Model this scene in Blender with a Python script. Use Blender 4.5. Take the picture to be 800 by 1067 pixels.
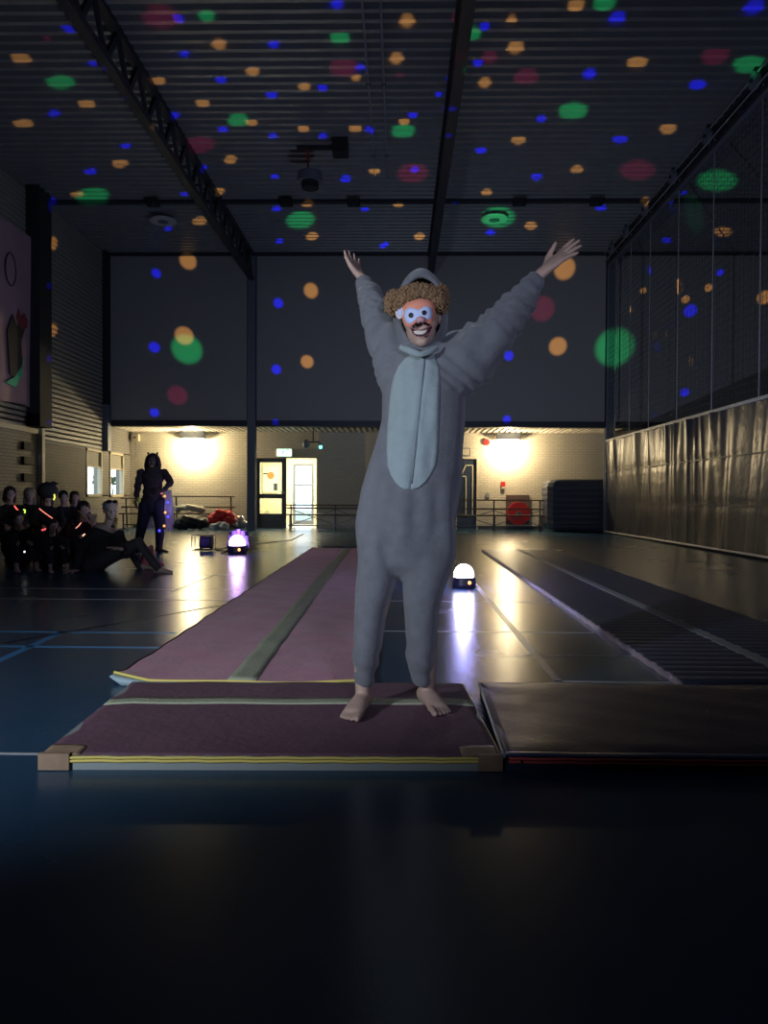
import bpy, bmesh, math, random
from mathutils import Vector, Matrix, Euler
from mathutils.bvhtree import BVHTree
random.seed(7)
for o in list(bpy.data.objects): bpy.data.objects.remove(o)
S = bpy.context.scene; COL = S.collection
# ---------------------------------------------------------------- camera
F = 800.0
CAMZ = 0.886
R = (Euler((0, 0, math.atan(16/F))).to_matrix() @ Euler((math.radians(90) - math.atan(14.5/F), 0, 0)).to_matrix()
     @ Euler((0, 0, math.radians(0.3))).to_matrix())
cam = bpy.data.cameras.new('camera'); cam_o = bpy.data.objects.new('camera', cam); COL.objects.link(cam_o)
cam_o.matrix_world = Matrix.Translation((0, 0, CAMZ)) @ R.to_4x4()
cam.sensor_fit = 'HORIZONTAL'; cam.sensor_width = 36; cam.lens = 36*F/800; cam.clip_start = .05
S.camera = cam_o
C0 = Vector((0, 0, CAMZ))
def ray(px, py): return (R @ Vector(((px-400)/F, -(py-533.5)/F, -1))).normalized()
def atY(px, py, Y): d = ray(px, py); return C0 + d*(Y/d.y)
def atZ(px, py, z=0.0): d = ray(px, py); return C0 + d*((z-CAMZ)/d.z)
def atX(px, py, X): d = ray(px, py); return C0 + d*(X/d.x)
# ---------------------------------------------------------------- dimensions of the hall
XL, XR2, YB, YN, YF, H = -7.8, 14.0, 20.25, 22.1, -4.0, 7.4
ZN = 2.76          # height of the niche under the back wall
XC = 5.42          # curtain and net line
# ---------------------------------------------------------------- view, world
vs = S.view_settings; vs.view_transform = 'Standard'; vs.look = 'None'; vs.gamma = 1; vs.exposure = 0.0; vs.use_curve_mapping = False
W = bpy.data.worlds.new('daylight'); S.world = W; W.use_nodes = True
W.node_tree.nodes['Background'].inputs[0].default_value = (.78, .88, 1, 1)
W.node_tree.nodes['Background'].inputs[1].default_value = 4.0
# ---------------------------------------------------------------- lights
def lamp(name, typ, loc, power, col=(1, 1, 1), radius=.05, aim=None, **k):
    l = bpy.data.lights.new(name, typ); l.energy = power; l.color = col
    if typ in ('POINT', 'SPOT'): l.shadow_soft_size = radius
    for a, b in k.items(): setattr(l, a, b)
    o = bpy.data.objects.new(name, l); COL.objects.link(o); o.location = loc
    if aim is not None: o.rotation_euler = (Vector(aim)-Vector(loc)).to_track_quat('-Z', 'Y').to_euler()
    return o
# the weak work light left of and behind the photographer
lamp('work_light', 'SPOT', (-2.6, -.3, 1.45), 620, (.80, .88, 1), .07, aim=(-1.0, 4.0, 1.05), spot_size=math.radians(62), spot_blend=1)
lamp('front_fill', 'SPOT', (.6, -.8, 1.5), 150, (.66, .70, 1), .12, aim=(.05, 3, 1.25), spot_size=math.radians(44), spot_blend=.8)  # added frontal fill, no source of its own, lifts the performer's dark side
# unseen fill added behind the camera to lift walls and ceiling, faint
lamp('hall_fill', 'AREA', (-3, -3, 6.2), 4, (.55, .68, 1), aim=(0, 9, 5.2), size=3.0)
# the two lamps in the niche under the back wall
LN1 = atY(200, 462, 21.75); LN2 = atY(530, 462, 21.75); LN1.z = LN2.z = 2.44
lamp('niche_light_glow', 'POINT', LN1+Vector((0, -.02, -.13)), 170, (1, .84, .50), .05)
lamp('niche_light_glow', 'POINT', LN2+Vector((0, -.02, -.13)), 170, (1, .80, .48), .05)
# disco lamps standing on the floor
DA = atZ(483, 612, 0); DB = atZ(247, 577, 0)
GOBO_BASE = 1.0
def spots():
    g = [(63,85,30),(96,204,36),(215,15,22),(354,39,24),(248,125,26),(313,229,36),(492,34,24),(420,136,30),(630,2,28),
         (597,115,36),(519,226,42),(747,188,44),(780,66,34),(195,364,36),(640,362,46)]
    o = [(22,61,20),(90,108,18),(24,128,20),(125,170,18),(80,202,14),(208,230,18),(228,45,20),(263,73,18),(165,83,16),(211,107,16),
         (262,127,14),(317,89,16),(316,134,14),(370,134,16),(240,166,16),(320,211,16),(325,246,16),(228,199,14),(137,101,10),
         (390,178,14),(371,80,14),(424,22,22),(413,61,20),(537,50,22),(533,20,14),(664,64,24),(505,86,18),(540,146,18),(601,176,16),
         (696,134,20),(421,126,14),(507,200,14),(553,235,16),(437,246,14),(415,212,14),(673,208,12),(753,241,20),(600,5,20),
         (196,272,20),(56,254,16),(56,344,16),(192,350,22),(324,303,18),(320,377,16),(581,361,22),(588,280,26),(738,300,9),(796,310,16),(670,303,7),(714,312,9)]
    b = [(72,29,14),(97,65,12),(56,118,14),(131,151,12),(94,178,14),(49,209,16),(192,202,10),(175,238,10),(186,19,12),(192,55,14),
         (230,82,14),(283,98,14),(285,45,16),(351,3,18),(336,91,12),(385,135,12),(232,135,12),(284,142,12),(336,142,12),(286,184,10),
         (360,186,14),(288,217,12),(380,218,10),(291,251,10),(181,119,14),(210,174,12),(375,70,14),(399,256,9),(505,27,12),(643,19,20),
         (785,8,24),(470,81,12),(498,65,12),(614,77,18),(727,87,20),(564,123,14),(646,145,18),(501,156,14),(432,176,12),(559,184,14),
         (626,216,14),(402,254,8),(511,242,12),(474,210,8),(466,113,10),(430,119,12),(457,98,8),(695,250,12),(710,200,12),
         (45,294,9),(45,371,10),(45,438,8),(163,285,11),(161,362,13),(161,430,11),(290,316,12),(288,385,12),(287,440,8),
         (526,326,14),(530,371,12),(528,437,10),(719,324,15),(713,409,10),(750,284,8),(404,312,8)]
    r = [(168,18,44),(358,70,36),(208,150,36),(548,80,32),(745,58,32),(664,177,42),(430,180,40),(416,78,12),(510,60,22),(476,18,14),(49,40,7),(565,322,30),(185,412,24)]
    return [('g', g, (.01,.62,.16), 2.0), ('o', o, (1.0,.44,.10), 2.3), ('b', b, (.008,.008,1.0), 4.2), ('r', r, (.62,.02,.13), .7)]
def surface_hit(px, py):
    d = ray(px, py); best = None
    for t in ((H-.06-CAMZ)/d.z if d.z > 0 else 1e9, YB/d.y, (XL+.05)/d.x if d.x < 0 else 1e9):
        if t > 0 and (best is None or t < best): best = t
    return C0 + d*best
def gobo(loc, power):
    o = lamp('disco_projector', 'POINT', loc, power, (1, 1, 1), .02)
    l = o.data; l.use_nodes = True; nt = l.node_tree; N = nt.nodes; L = nt.links
    N.clear(); out = N.new('ShaderNodeOutputLight'); em = N.new('ShaderNodeEmission'); L.new(em.outputs[0], out.inputs[0])
    tc = N.new('ShaderNodeTexCoord'); n0 = tc.outputs['Normal']
    sumv = None
    for name, lst, colr, gain in spots():
        acc = None
        for (px, py, w) in lst:
            h = surface_hit(px, py); v = h-Vector(loc); dist = v.length; d = v.normalized()
            r = (w*.42*h.y/F)/dist
            st = gain*(dist/8)**1.3
            vm = N.new('ShaderNodeVectorMath'); vm.operation = 'DOT_PRODUCT'; L.new(n0, vm.inputs[0]); vm.inputs[1].default_value = d
            mr = N.new('ShaderNodeMapRange'); mr.interpolation_type = 'SMOOTHSTEP'; L.new(vm.outputs['Value'], mr.inputs[0])
            mr.inputs[1].default_value = math.cos(r*1.12); mr.inputs[2].default_value = math.cos(r*.7); mr.inputs[3].default_value = 0; mr.inputs[4].default_value = st
            if acc is None: acc = mr.outputs[0]
            else:
                ad = N.new('ShaderNodeMath'); ad.operation = 'MAXIMUM'; L.new(acc, ad.inputs[0]); L.new(mr.outputs[0], ad.inputs[1]); acc = ad.outputs[0]
        sc = N.new('ShaderNodeVectorMath'); sc.operation = 'SCALE'; sc.inputs[0].default_value = colr; L.new(acc, sc.inputs['Scale'])
        if sumv is None: sumv = sc.outputs[0]
        else:
            ad = N.new('ShaderNodeVectorMath'); ad.operation = 'ADD'; L.new(sumv, ad.inputs[0]); L.new(sc.outputs[0], ad.inputs[1]); sumv = ad.outputs[0]
    # spill of the lamp itself, upwards only (the housing shades the floor)
    sx = N.new('ShaderNodeSeparateXYZ'); L.new(n0, sx.inputs[0])
    mr = N.new('ShaderNodeMapRange'); mr.interpolation_type = 'SMOOTHSTEP'; L.new(sx.outputs[2], mr.inputs[0])
    mr.inputs[1].default_value = .0; mr.inputs[2].default_value = .22; mr.inputs[3].default_value = 0; mr.inputs[4].default_value = 1
    m2 = N.new('ShaderNodeMapRange'); L.new(sx.outputs[2], m2.inputs[0]); m2.inputs[1].default_value = .40; m2.inputs[2].default_value = .95; m2.inputs[3].default_value = 1; m2.inputs[4].default_value = .22
    mm = N.new('ShaderNodeMath'); mm.operation = 'MULTIPLY'; L.new(mr.outputs[0], mm.inputs[0]); L.new(m2.outputs[0], mm.inputs[1])
    sc = N.new('ShaderNodeVectorMath'); sc.operation = 'SCALE'; sc.inputs[0].default_value = (.125, .155, .215); L.new(mm.outputs[0], sc.inputs['Scale'])
    ad = N.new('ShaderNodeVectorMath'); ad.operation = 'ADD'; L.new(sumv, ad.inputs[0]); L.new(sc.outputs[0], ad.inputs[1])
    L.new(ad.outputs[0], em.inputs[0]); em.inputs[1].default_value = 1
    return o
gobo(DA+Vector((0, 0, .30)), 1700)
lamp('disco_glow', 'POINT', DA+Vector((0, -.02, .30)), 22, (.40, .38, 1), .06)
lamp('disco_glow', 'POINT', DB+Vector((0, -.02, .38)), 9.0, (.55, .3, 1), .06)
# ---------------------------------------------------------------- materials
MATS = {}
def mat(name, col, rough=.6, metal=0, noise=0, nscale=8, bump=0, bscale=60, emit=0, ecol=None, stretch=(1,1,1), spec=.5, sheen=0, coat=0):
    if name in MATS: return MATS[name]
    m = bpy.data.materials.new(name); m.use_nodes = True; nt = m.node_tree; N = nt.nodes; L = nt.links
    p = N['Principled BSDF']; p.inputs['Base Color'].default_value = (*col, 1); p.inputs['Roughness'].default_value = rough
    p.inputs['Metallic'].default_value = metal; p.inputs['Specular IOR Level'].default_value = spec
    p.inputs['Sheen Weight'].default_value = sheen; p.inputs['Coat Weight'].default_value = coat
    if emit: p.inputs['Emission Color'].default_value = (*(ecol or col), 1); p.inputs['Emission Strength'].default_value = emit
    if noise or bump:
        tc = N.new('ShaderNodeTexCoord'); mp = N.new('ShaderNodeMapping'); mp.inputs['Scale'].default_value = stretch; L.new(tc.outputs['Object'], mp.inputs[0])
    if noise:
        n = N.new('ShaderNodeTexNoise'); n.inputs['Scale'].default_value = nscale; n.inputs['Detail'].default_value = 6; L.new(mp.outputs[0], n.inputs[0])
        mx = N.new('ShaderNodeMix'); mx.data_type = 'RGBA'; L.new(n.outputs[0], mx.inputs[0])
        mx.inputs[6].default_value = (*[c*(1-noise) for c in col], 1); mx.inputs[7].default_value = (*[min(1, c*(1+noise)) for c in col], 1); L.new(mx.outputs[2], p.inputs[0])
    if bump:
        n = N.new('ShaderNodeTexNoise'); n.inputs['Scale'].default_value = bscale; n.inputs['Detail'].default_value = 5; L.new(mp.outputs[0], n.inputs[0])
        b = N.new('ShaderNodeBump'); b.inputs['Strength'].default_value = bump; b.inputs['Distance'].default_value = .02; L.new(n.outputs[0], b.inputs['Height']); L.new(b.outputs[0], p.inputs['Normal'])
    MATS[name] = m; return m
def brick_mat(name, c1, c2, cm, scale, bw=.21, rh=.07, mortar=.008, axis='xz', rough=.7, bump=.4):
    m = bpy.data.materials.new(name); m.use_nodes = True; nt = m.node_tree; N = nt.nodes; L = nt.links; p = N['Principled BSDF']
    tc = N.new('ShaderNodeTexCoord'); sp = N.new('ShaderNodeSeparateXYZ'); cb = N.new('ShaderNodeCombineXYZ'); L.new(tc.outputs['Object'], sp.inputs[0])
    L.new(sp.outputs[0 if axis[0] == 'x' else 1], cb.inputs[0]); L.new(sp.outputs[2], cb.inputs[1])
    b = N.new('ShaderNodeTexBrick'); b.inputs['Scale'].default_value = scale; b.inputs['Brick Width'].default_value = bw; b.inputs['Row Height'].default_value = rh; b.inputs['Mortar Size'].default_value = mortar
    b.inputs['Color1'].default_value = (*c1, 1); b.inputs['Color2'].default_value = (*c2, 1); b.inputs['Mortar'].default_value = (*cm, 1)
    L.new(cb.outputs[0], b.inputs[0]); L.new(b.outputs[0], p.inputs[0]); p.inputs['Roughness'].default_value = rough
    bu = N.new('ShaderNodeBump'); bu.inputs['Strength'].default_value = bump; bu.inputs['Distance'].default_value = .01; bu.invert = True; L.new(b.outputs['Fac'], bu.inputs['Height']); L.new(bu.outputs[0], p.inputs['Normal'])
    return m
def glass_mat():
    m = bpy.data.materials.new('clear_glass'); m.use_nodes = True; nt = m.node_tree; N = nt.nodes; L = nt.links
    for n in list(N):
        if n.type != 'OUTPUT_MATERIAL': N.remove(n)
    out = [n for n in N if n.type == 'OUTPUT_MATERIAL'][0]
    t = N.new('ShaderNodeBsdfTransparent'); t.inputs[0].default_value = (.9, .95, .96, 1); g = N.new('ShaderNodeBsdfGlossy'); g.inputs['Roughness'].default_value = .03
    mx = N.new('ShaderNodeMixShader'); mx.inputs[0].default_value = .07; L.new(t.outputs[0], mx.inputs[1]); L.new(g.outputs[0], mx.inputs[2]); L.new(mx.outputs[0], out.inputs[0])
    return m
GLASS = glass_mat()
def floor_mat():
    m = bpy.data.materials.new('sports_floor'); m.use_nodes = True; nt = m.node_tree; N = nt.nodes; L = nt.links; p = N['Principled BSDF']
    tc = N.new('ShaderNodeTexCoord'); n = N.new('ShaderNodeTexNoise'); n.inputs['Scale'].default_value = 1.3; n.inputs['Detail'].default_value = 8; L.new(tc.outputs['Object'], n.inputs[0])
    mx = N.new('ShaderNodeMix'); mx.data_type = 'RGBA'; L.new(n.outputs[0], mx.inputs[0]); mx.inputs[6].default_value = (.018, .060, .120, 1); mx.inputs[7].default_value = (.026, .082, .155, 1); L.new(mx.outputs[2], p.inputs[0])
    p.inputs['Specular IOR Level'].default_value = .26
    mr = N.new('ShaderNodeMapRange'); L.new(n.outputs[0], mr.inputs[0]); mr.inputs[3].default_value = .21; mr.inputs[4].default_value = .31; L.new(mr.outputs[0], p.inputs['Roughness'])
    n2 = N.new('ShaderNodeTexNoise'); n2.inputs['Scale'].default_value = 90; L.new(tc.outputs['Object'], n2.inputs[0])
    b = N.new('ShaderNodeBump'); b.inputs['Strength'].default_value = .04; b.inputs['Distance'].default_value = .01; L.new(n2.outputs[0], b.inputs['Height']); L.new(b.outputs[0], p.inputs['Normal'])
    return m
# ---------------------------------------------------------------- mesh helpers
class MB:
    def __init__(s): s.v = []; s.f = []
    def add(s, vs, fs):
        k = len(s.v); s.v += [Vector(v) for v in vs]; s.f += [[k+i for i in f] for f in fs]; return s
    def box(s, x0, x1, y0, y1, z0, z1):
        return s.add([(x0,y0,z0),(x1,y0,z0),(x1,y1,z0),(x0,y1,z0),(x0,y0,z1),(x1,y0,z1),(x1,y1,z1),(x0,y1,z1)],
              [(0,3,2,1),(4,5,6,7),(0,1,5,4),(1,2,6,5),(2,3,7,6),(3,0,4,7)])
    def rbox(s, x0, x1, y0, y1, z0, z1, r=.02, seg=3, axis='z'):   # box with rounded vertical corners
        pts = []
        for cx, cy, a0 in ((x1-r,y1-r,0),(x0+r,y1-r,90),(x0+r,y0+r,180),(x1-r,y0+r,270)):
            for i in range(seg+1):
                a = math.radians(a0+90*i/seg); pts.append((cx+r*math.cos(a), cy+r*math.sin(a)))
        return s.prism(pts, z0, z1)
    def prism(s, pts, z0, z1, M=None):
        n = len(pts); v = [Vector((x,y,z0)) for x,y in pts]+[Vector((x,y,z1)) for x,y in pts]
        if M is not None: v = [M @ q for q in v]
        return s.add(v, [tuple(range(n))[::-1], tuple(range(n,2*n))]+[(i,(i+1)%n,n+(i+1)%n,n+i) for i in range(n)])
    def bar(s, a, b, w, h=None, up=(0,0,1)):
        a = Vector(a); b = Vector(b); h = h or w; d = (b-a).normalized(); u = Vector(up)
        if abs(d.dot(u)) > .95: u = Vector((0,1,0))
        x = d.cross(u).normalized()*w/2; y = x.cross(d).normalized()*h/2
        return s.add([a-x-y,a+x-y,a+x+y,a-x+y,b-x-y,b+x-y,b+x+y,b-x+y],[(0,1,2,3),(7,6,5,4),(0,4,5,1),(1,5,6,2),(2,6,7,3),(3,7,4,0)])
    def tube(s, pts, r, n=8, closed=False):
        pts = [Vector(p) for p in pts]; rr = r if isinstance(r, (list,tuple)) else [r]*len(pts)
        k0 = len(s.v); N = len(pts); u = None
        for i, p in enumerate(pts):
            if closed: d = (pts[(i+1)%N]-pts[i-1]).normalized()
            else: d = (pts[min(i+1,N-1)]-pts[max(i-1,0)]).normalized()
            if u is None: u = d.orthogonal().normalized()
            else: u = (u-d*u.dot(d)).normalized()
            w = d.cross(u)
            for j in range(n):
                a = 2*math.pi*j/n; s.v.append(p+(u*math.cos(a)+w*math.sin(a))*rr[i])
        for i in range(N if closed else N-1):
            for j in range(n):
                a = k0+i*n; b = k0+((i+1)%N)*n; s.f.append([a+j, a+(j+1)%n, b+(j+1)%n, b+j])
        if not closed: s.f.append([k0+j for j in range(n)][::-1]); s.f.append([k0+(N-1)*n+j for j in range(n)])
        return s
    def loft(s, secs, side=(1,0,0), n=18, cap=True):
        """secs: (centre, radius along side, radius across) ; rounded closed ends"""
        secs = [(Vector(c), a, b) for c, a, b in secs]; N = len(secs); ext = []
        d0 = (secs[1][0]-secs[0][0]).normalized(); d1 = (secs[-1][0]-secs[-2][0]).normalized()
        if cap:
            c, a, b = secs[0]; m = min(a, b)
            for t in (80, 55, 30): ext.append((c-d0*m*math.sin(math.radians(t))*.9, a*math.cos(math.radians(t)), b*math.cos(math.radians(t)), d0))
        for i, (c, a, b) in enumerate(secs):
            d = (secs[min(i+1,N-1)][0]-secs[max(i-1,0)][0]).normalized(); ext.append((c, a, b, d))
        if cap:
            c, a, b = secs[-1]; m = min(a, b)
            for t in (30, 55, 80): ext.append((c+d1*m*math.sin(math.radians(t))*.9, a*math.cos(math.radians(t)), b*math.cos(math.radians(t)), d1))
        k0 = len(s.v); sd = Vector(side)
        for c, a, b, d in ext:
            u = (sd-d*sd.dot(d)).normalized(); w = d.cross(u)
            for j in range(n):
                t = 2*math.pi*j/n; s.v.append(c+u*math.cos(t)*a+w*math.sin(t)*b)
        M = len(ext)
        for i in range(M-1):
            for j in range(n): a = k0+i*n; b = a+n; s.f.append([a+j, a+(j+1)%n, b+(j+1)%n, b+j])
        s.f.append([k0+j for j in range(n)][::-1]); s.f.append([k0+(M-1)*n+j for j in range(n)])
        return s
    def ball(s, c, r, seg=12, rings=8, M=None):
        r = (r,r,r) if not isinstance(r, (tuple,list)) else r; c = Vector(c); k0 = len(s.v); M = M or Matrix.Identity(3)
        s.v.append(c+M@Vector((0,0,r[2])))
        for i in range(1, rings):
            t = math.pi*i/rings
            for j in range(seg):
                a = 2*math.pi*j/seg; s.v.append(c+M@Vector((r[0]*math.sin(t)*math.cos(a), r[1]*math.sin(t)*math.sin(a), r[2]*math.cos(t))))
        s.v.append(c+M@Vector((0,0,-r[2]))); e = len(s.v)-1
        for j in range(seg): s.f.append([k0, k0+1+j, k0+1+(j+1)%seg]); b = k0+1+(rings-2)*seg; s.f.append([e, b+(j+1)%seg, b+j])
        for i in range(rings-2):
            for j in range(seg): a = k0+1+i*seg; b = a+seg; s.f.append([a+j, b+j, b+(j+1)%seg, a+(j+1)%seg])
        return s
    def mesh(s, name):
        me = bpy.data.meshes.new(name); me.from_pydata([tuple(v) for v in s.v], [], s.f)
        bm = bmesh.new(); bm.from_mesh(me); bmesh.ops.recalc_face_normals(bm, faces=bm.faces); bm.to_mesh(me); bm.free()
        return me
    def build(s, name, m, parent=None, smooth=False):
        me = s.mesh(name); return link(name, me, m, parent, smooth)
def link(name, me, m=None, parent=None, smooth=False):
    o = bpy.data.objects.new(name, me); COL.objects.link(o)
    if m is not None:
        me.materials.clear(); me.materials.append(m)
    if smooth: me.polygons.foreach_set('use_smooth', [True]*len(me.polygons))
    if parent is not None:
        o.parent = parent
        if parent.location.length or parent.parent:
            bpy_off = Vector(parent.location) + (Vector(parent.parent.location) if parent.parent else Vector())
            o.location = -bpy_off if o.data is not None else o.location
    return o
def remesh(mb, voxel, smooth_it=2, disp=None):
    me = mb.mesh('tmp'); o = bpy.data.objects.new('tmp', me); COL.objects.link(o)
    md = o.modifiers.new('r', 'REMESH'); md.mode = 'VOXEL'; md.voxel_size = voxel
    if smooth_it: ms = o.modifiers.new('s', 'SMOOTH'); ms.iterations = smooth_it; ms.factor = .5
    dg = bpy.context.evaluated_depsgraph_get(); ne = bpy.data.meshes.new_from_object(o.evaluated_get(dg))
    bpy.data.objects.remove(o); bpy.data.meshes.remove(me)
    if disp:
        ne.update(); nr = [v.normal.copy() for v in ne.vertices]
        for v, n in zip(ne.vertices, nr): v.co += n*disp(v.co)
    return ne
def tag(o, label=None, cat=None, group=None, kind=None):
    for k, v in (('label', label), ('category', cat), ('group', group), ('kind', kind)):
        if v: o[k] = v
    return o
def thing(name, loc, label, cat, group=None, kind=None):
    o = bpy.data.objects.new(name, None); COL.objects.link(o); o.location = loc; o.empty_display_size = .1
    return tag(o, label, cat, group, kind)
def struct(name, mb, m, smooth=False): return tag(mb.build(name, m, None, smooth), kind='structure')
def part_copy(src, parent, offset=(0,0,0)):
    c = src.copy(); COL.objects.link(c); c.parent = parent; c.location = src.location+Vector(offset); return c

# ---------------------------------------------------------------- the hall
M_floor = floor_mat()
M_deck = mat('ceiling_sheet', (.34, .35, .37), .42, .45, noise=.15, nscale=3)
M_panel = mat('acoustic_panel', (.33, .325, .33), .8, noise=.08, nscale=2, bump=.25, bscale=1, stretch=(2, 2, 320))
M_dark = mat('dark_steel', (.035, .04, .055), .5, .2, noise=.2)
M_steel = mat('painted_steel', (.16, .18, .22), .45, .1, noise=.1)
M_black = mat('black_wall', (.02, .021, .025), .8, noise=.2)
M_cream = mat('cream_paint', (.62, .54, .40), .6, noise=.05)
M_side = brick_mat('grey_brick_side', (.27,.25,.22), (.24,.22,.2), (.13,.12,.11), 1, axis='yz')
M_brick = brick_mat('cream_painted_brick', (.62,.56,.44), (.58,.52,.41), (.46,.41,.32), 1)
M_greyb = brick_mat('grey_painted_brick', (.45,.44,.42), (.42,.41,.39), (.34,.34,.32), 1)
fl = struct('floor', MB().box(XL-.2, XR2, YF, YN+.2, -.15, 0), M_floor)
M_lw = mat('pale_court_line', (.50, .50, .52), .35, noise=.15, nscale=20)
M_lb = mat('blue_court_line', (.05, .28, .60), .35, noise=.1, nscale=20)
M_lk = mat('black_court_line', (.008, .008, .01), .4)
def fline(a, b, w, m, lab=None):
    a = Vector((a[0], a[1], 0)); b = Vector((b[0], b[1], 0)); d = (b-a).normalized(); n = Vector((-d.y, d.x, 0))*w/2
    mb = MB(); z = Vector((0, 0, .0012)); e = Vector((0,0,-.002))
    mb.add([a-n+e, b-n+e, b+n+e, a+n+e, a-n+z, b-n+z, b+n+z, a+n+z], [(0,1,2,3),(4,5,6,7),(0,1,5,4),(1,2,6,5),(2,3,7,6),(3,0,4,7)])
    o = mb.build('floor_line', m, fl)
    if lab: o['label'] = lab
fline((.775, 3.71), (.80, 12.0), .045, M_lw, 'long pale court line')
fline((.75, 3.73), (1.55, 3.73), .03, M_lw)
fline((.72, 4.35), (2.4, 4.35), .02, M_lw); fline((-.1, 5.1), (1.3, 5.1), .02, M_lw); fline((-.1, 6.6), (1.3, 6.6), .02, M_lw)
fline((-6.5, 4.96), (-1.45, 4.96), .04, M_lb, 'blue court line'); fline((-6.5, 4.47), (-1.4, 4.47), .04, M_lb, 'blue court line')
fline((-2.14, 3.9), (-2.20, 4.98), .05, M_lb, 'blue court line')
fline((-7.6, 7.3), (-1.5, 7.3), .025, M_lw); fline((-7.6, 6.55), (-1.45, 6.55), .025, M_lw)
fline((-6.5, 2.60), (-1.19, 2.60), .018, M_lw)
a = atZ(5, 670); b = atZ(235, 630); fline((a.x, a.y), (b.x, b.y), .03, M_lk, 'black court line')
a = atZ(178, 617); b = atZ(224, 599); fline((a.x, a.y), (b.x, b.y), .03, M_lw)
# ceiling of trapezoidal sheet: ribs run across the hall
def deck(x0, x1):
    mb = MB(); y = YF; prof = []
    while y < YB+.3:
        prof += [(y, H), (y+.10, H), (y+.12, H-.09), (y+.20, H-.09)]; y += .22
    prof.append((y, H)); n = len(prof)
    vs = [(x0, p, z) for p, z in prof]+[(x1, p, z) for p, z in prof]+[(x0, p, H+.1) for p, z in prof]+[(x1, p, H+.1) for p, z in prof]
    fs = [(i, i+1, n+i+1, n+i) for i in range(n-1)]+[(2*n+i, 2*n+i+1, 3*n+i+1, 3*n+i) for i in range(n-1)]
    return mb.add(vs, fs)
ce = struct('ceiling', deck(XL, -3.92), M_deck)
for a, b in ((-3.92, .78), (.78, XC), (XC, XR2)): deck(a, b).build('roof_sheet', M_deck, ce)
MB().box(XL, XR2, 16.6, 16.72, H-.16, H-.02).build('cross_beam', M_dark, ce)
struct('wall_front', MB().box(XL-.2, XR2, YF-.2, YF, 0, H+.1), M_black)
struct('wall_right', MB().box(XR2, XR2+.2, YF-.2, YN+.4, 0, H+.1), M_black)
# back wall: acoustic panels above the open niche
wb = struct('wall_back', MB().box(XL, XR2, YB+.1, YB+.25, ZN, H+.1), M_black)
for i, (a, b) in enumerate(((XL+.12, -4.05), (-3.79, 5.36), (5.6, XR2))):
    MB().box(a, b, YB+.02, YB+.12, ZN+.16, H-.12).build('wall_panel', M_panel, wb)
MB().box(XL, XR2, YB-.01, YB+.13, ZN, ZN+.15).build('lintel', M_dark, wb)
MB().box(XL, XR2, YB-.04, YB+.13, H-.16, H-.02).build('wall_plate', M_dark, wb)
# columns of the back wall
for i, x in enumerate((-3.92, 5.5)):
    mb = MB(); mb.box(x-.11, x+.11, YB-.02, YB+.012, 0, H-.1); mb.box(x-.11, x+.11, YB+.14, YB+.17, 0, ZN); mb.box(x-.03, x+.03, YB+.01, YB+.15, 0, ZN)
    struct('trim_%d' % (i+1), mb, M_steel)
# niche: back wall with two door openings, slatted ceiling
def niche_wall():
    mb = MB(); y0, y1 = YN, YN+.2
    xs = [XL-.2, -4.20, -2.36, -.99, -.85, 1.62, 2.24, 6.2]
    # openings: [-4.20,-2.36] doors (2.06), [-.99,-.85..] yellow-lit passage, [1.62,2.24] door 2
    mb.box(XL-.2, -4.20, y0, y1, 0, ZN+.1); mb.box(-4.20, -2.36, y0, y1, 2.06, ZN+.1); mb.box(-2.36, 1.62, y0, y1, 0, ZN+.1)
    mb.box(1.62, 2.24, y0, y1, 2.06, ZN+.1); mb.box(2.24, XR2, y0, y1, 0, ZN+.1)
    return mb
struct('wall_niche', niche_wall(), M_brick)
struct('baseboard_niche', MB().box(2.26, 5.5, YN-.02, YN, 0, .09).box(-7.7, -4.3, YN-.02, YN, 0, .09), mat('dark_skirting', (.06,.06,.07), .5))
nc = struct('ceiling_niche', MB().box(XL, XR2, YB+.25, YN+.2, ZN+.1, ZN+.2), M_black)
sl = None; x = XL+.05
k = 0
while x < 6.0:
    if sl is None: sl = MB().box(x, x+.085, YB+.26, YN-.01, ZN-.0, ZN+.03).build('slat', mat('ceiling_slat', (.55,.5,.42), .6), nc)
    else: part_copy(sl, nc, (.16*k, 0, 0))
    x += .16; k += 1
# grey pier between the doors
struct('wall_pier', MB().box(-2.32, -.97, 22.0, YN-.001, 0, ZN), M_greyb)
# ---- left wall
wl = struct('wall_left', MB().box(XL-.2, XL, YF, 18.95, 0, H+.1).box(XL-.2, XL, 18.95, YN, 2.08, H+.1).box(XL-.2, XL, 18.95, YN, 0, .93)
            .box(XL-.2, XL, 19.92, 20.5, .9, 2.1).box(XL-.2, XL, 21.5, YN+.2, .9, 2.1), M_side)
def cladding(y0, y1, z0, z1, pitch):
    mb = MB(); z = z0; prof = []
    while z < z1: prof += [(0, z), (.035, z+.01), (.035, z+pitch*.7), (0, z+pitch*.8)]; z += pitch
    n = len(prof); vs = [(XL+x, y0, z) for x, z in prof]+[(XL+x, y1, z) for x, z in prof]+[(XL-.01, y0, z) for x, z in prof]+[(XL-.01, y1, z) for x, z in prof]
    return mb.add(vs, [(i, i+1, n+i+1, n+i) for i in range(n-1)]+[(i, i+1, 2*n+i+1, 2*n+i) for i in range(n-1)])
M_clad = mat('grey_cladding', (.30, .28, .26), .55, noise=.08)
cladding(16.55, 19.95, 2.12, 7.25, .11).build('cladding', M_clad, wl)
cladding(6, 15.85, 2.32, 7.25, .11).build('cladding', M_clad, wl)
MB().box(XL-.01, XL+.07, 6, 16.3, 2.22, 2.32).build('ledge', M_cream, wl)
MB().box(XL-.01, XL+.30, 15.9, 16.45, 2.35, H-.05).build('wall_column', M_black, wl)
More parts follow.
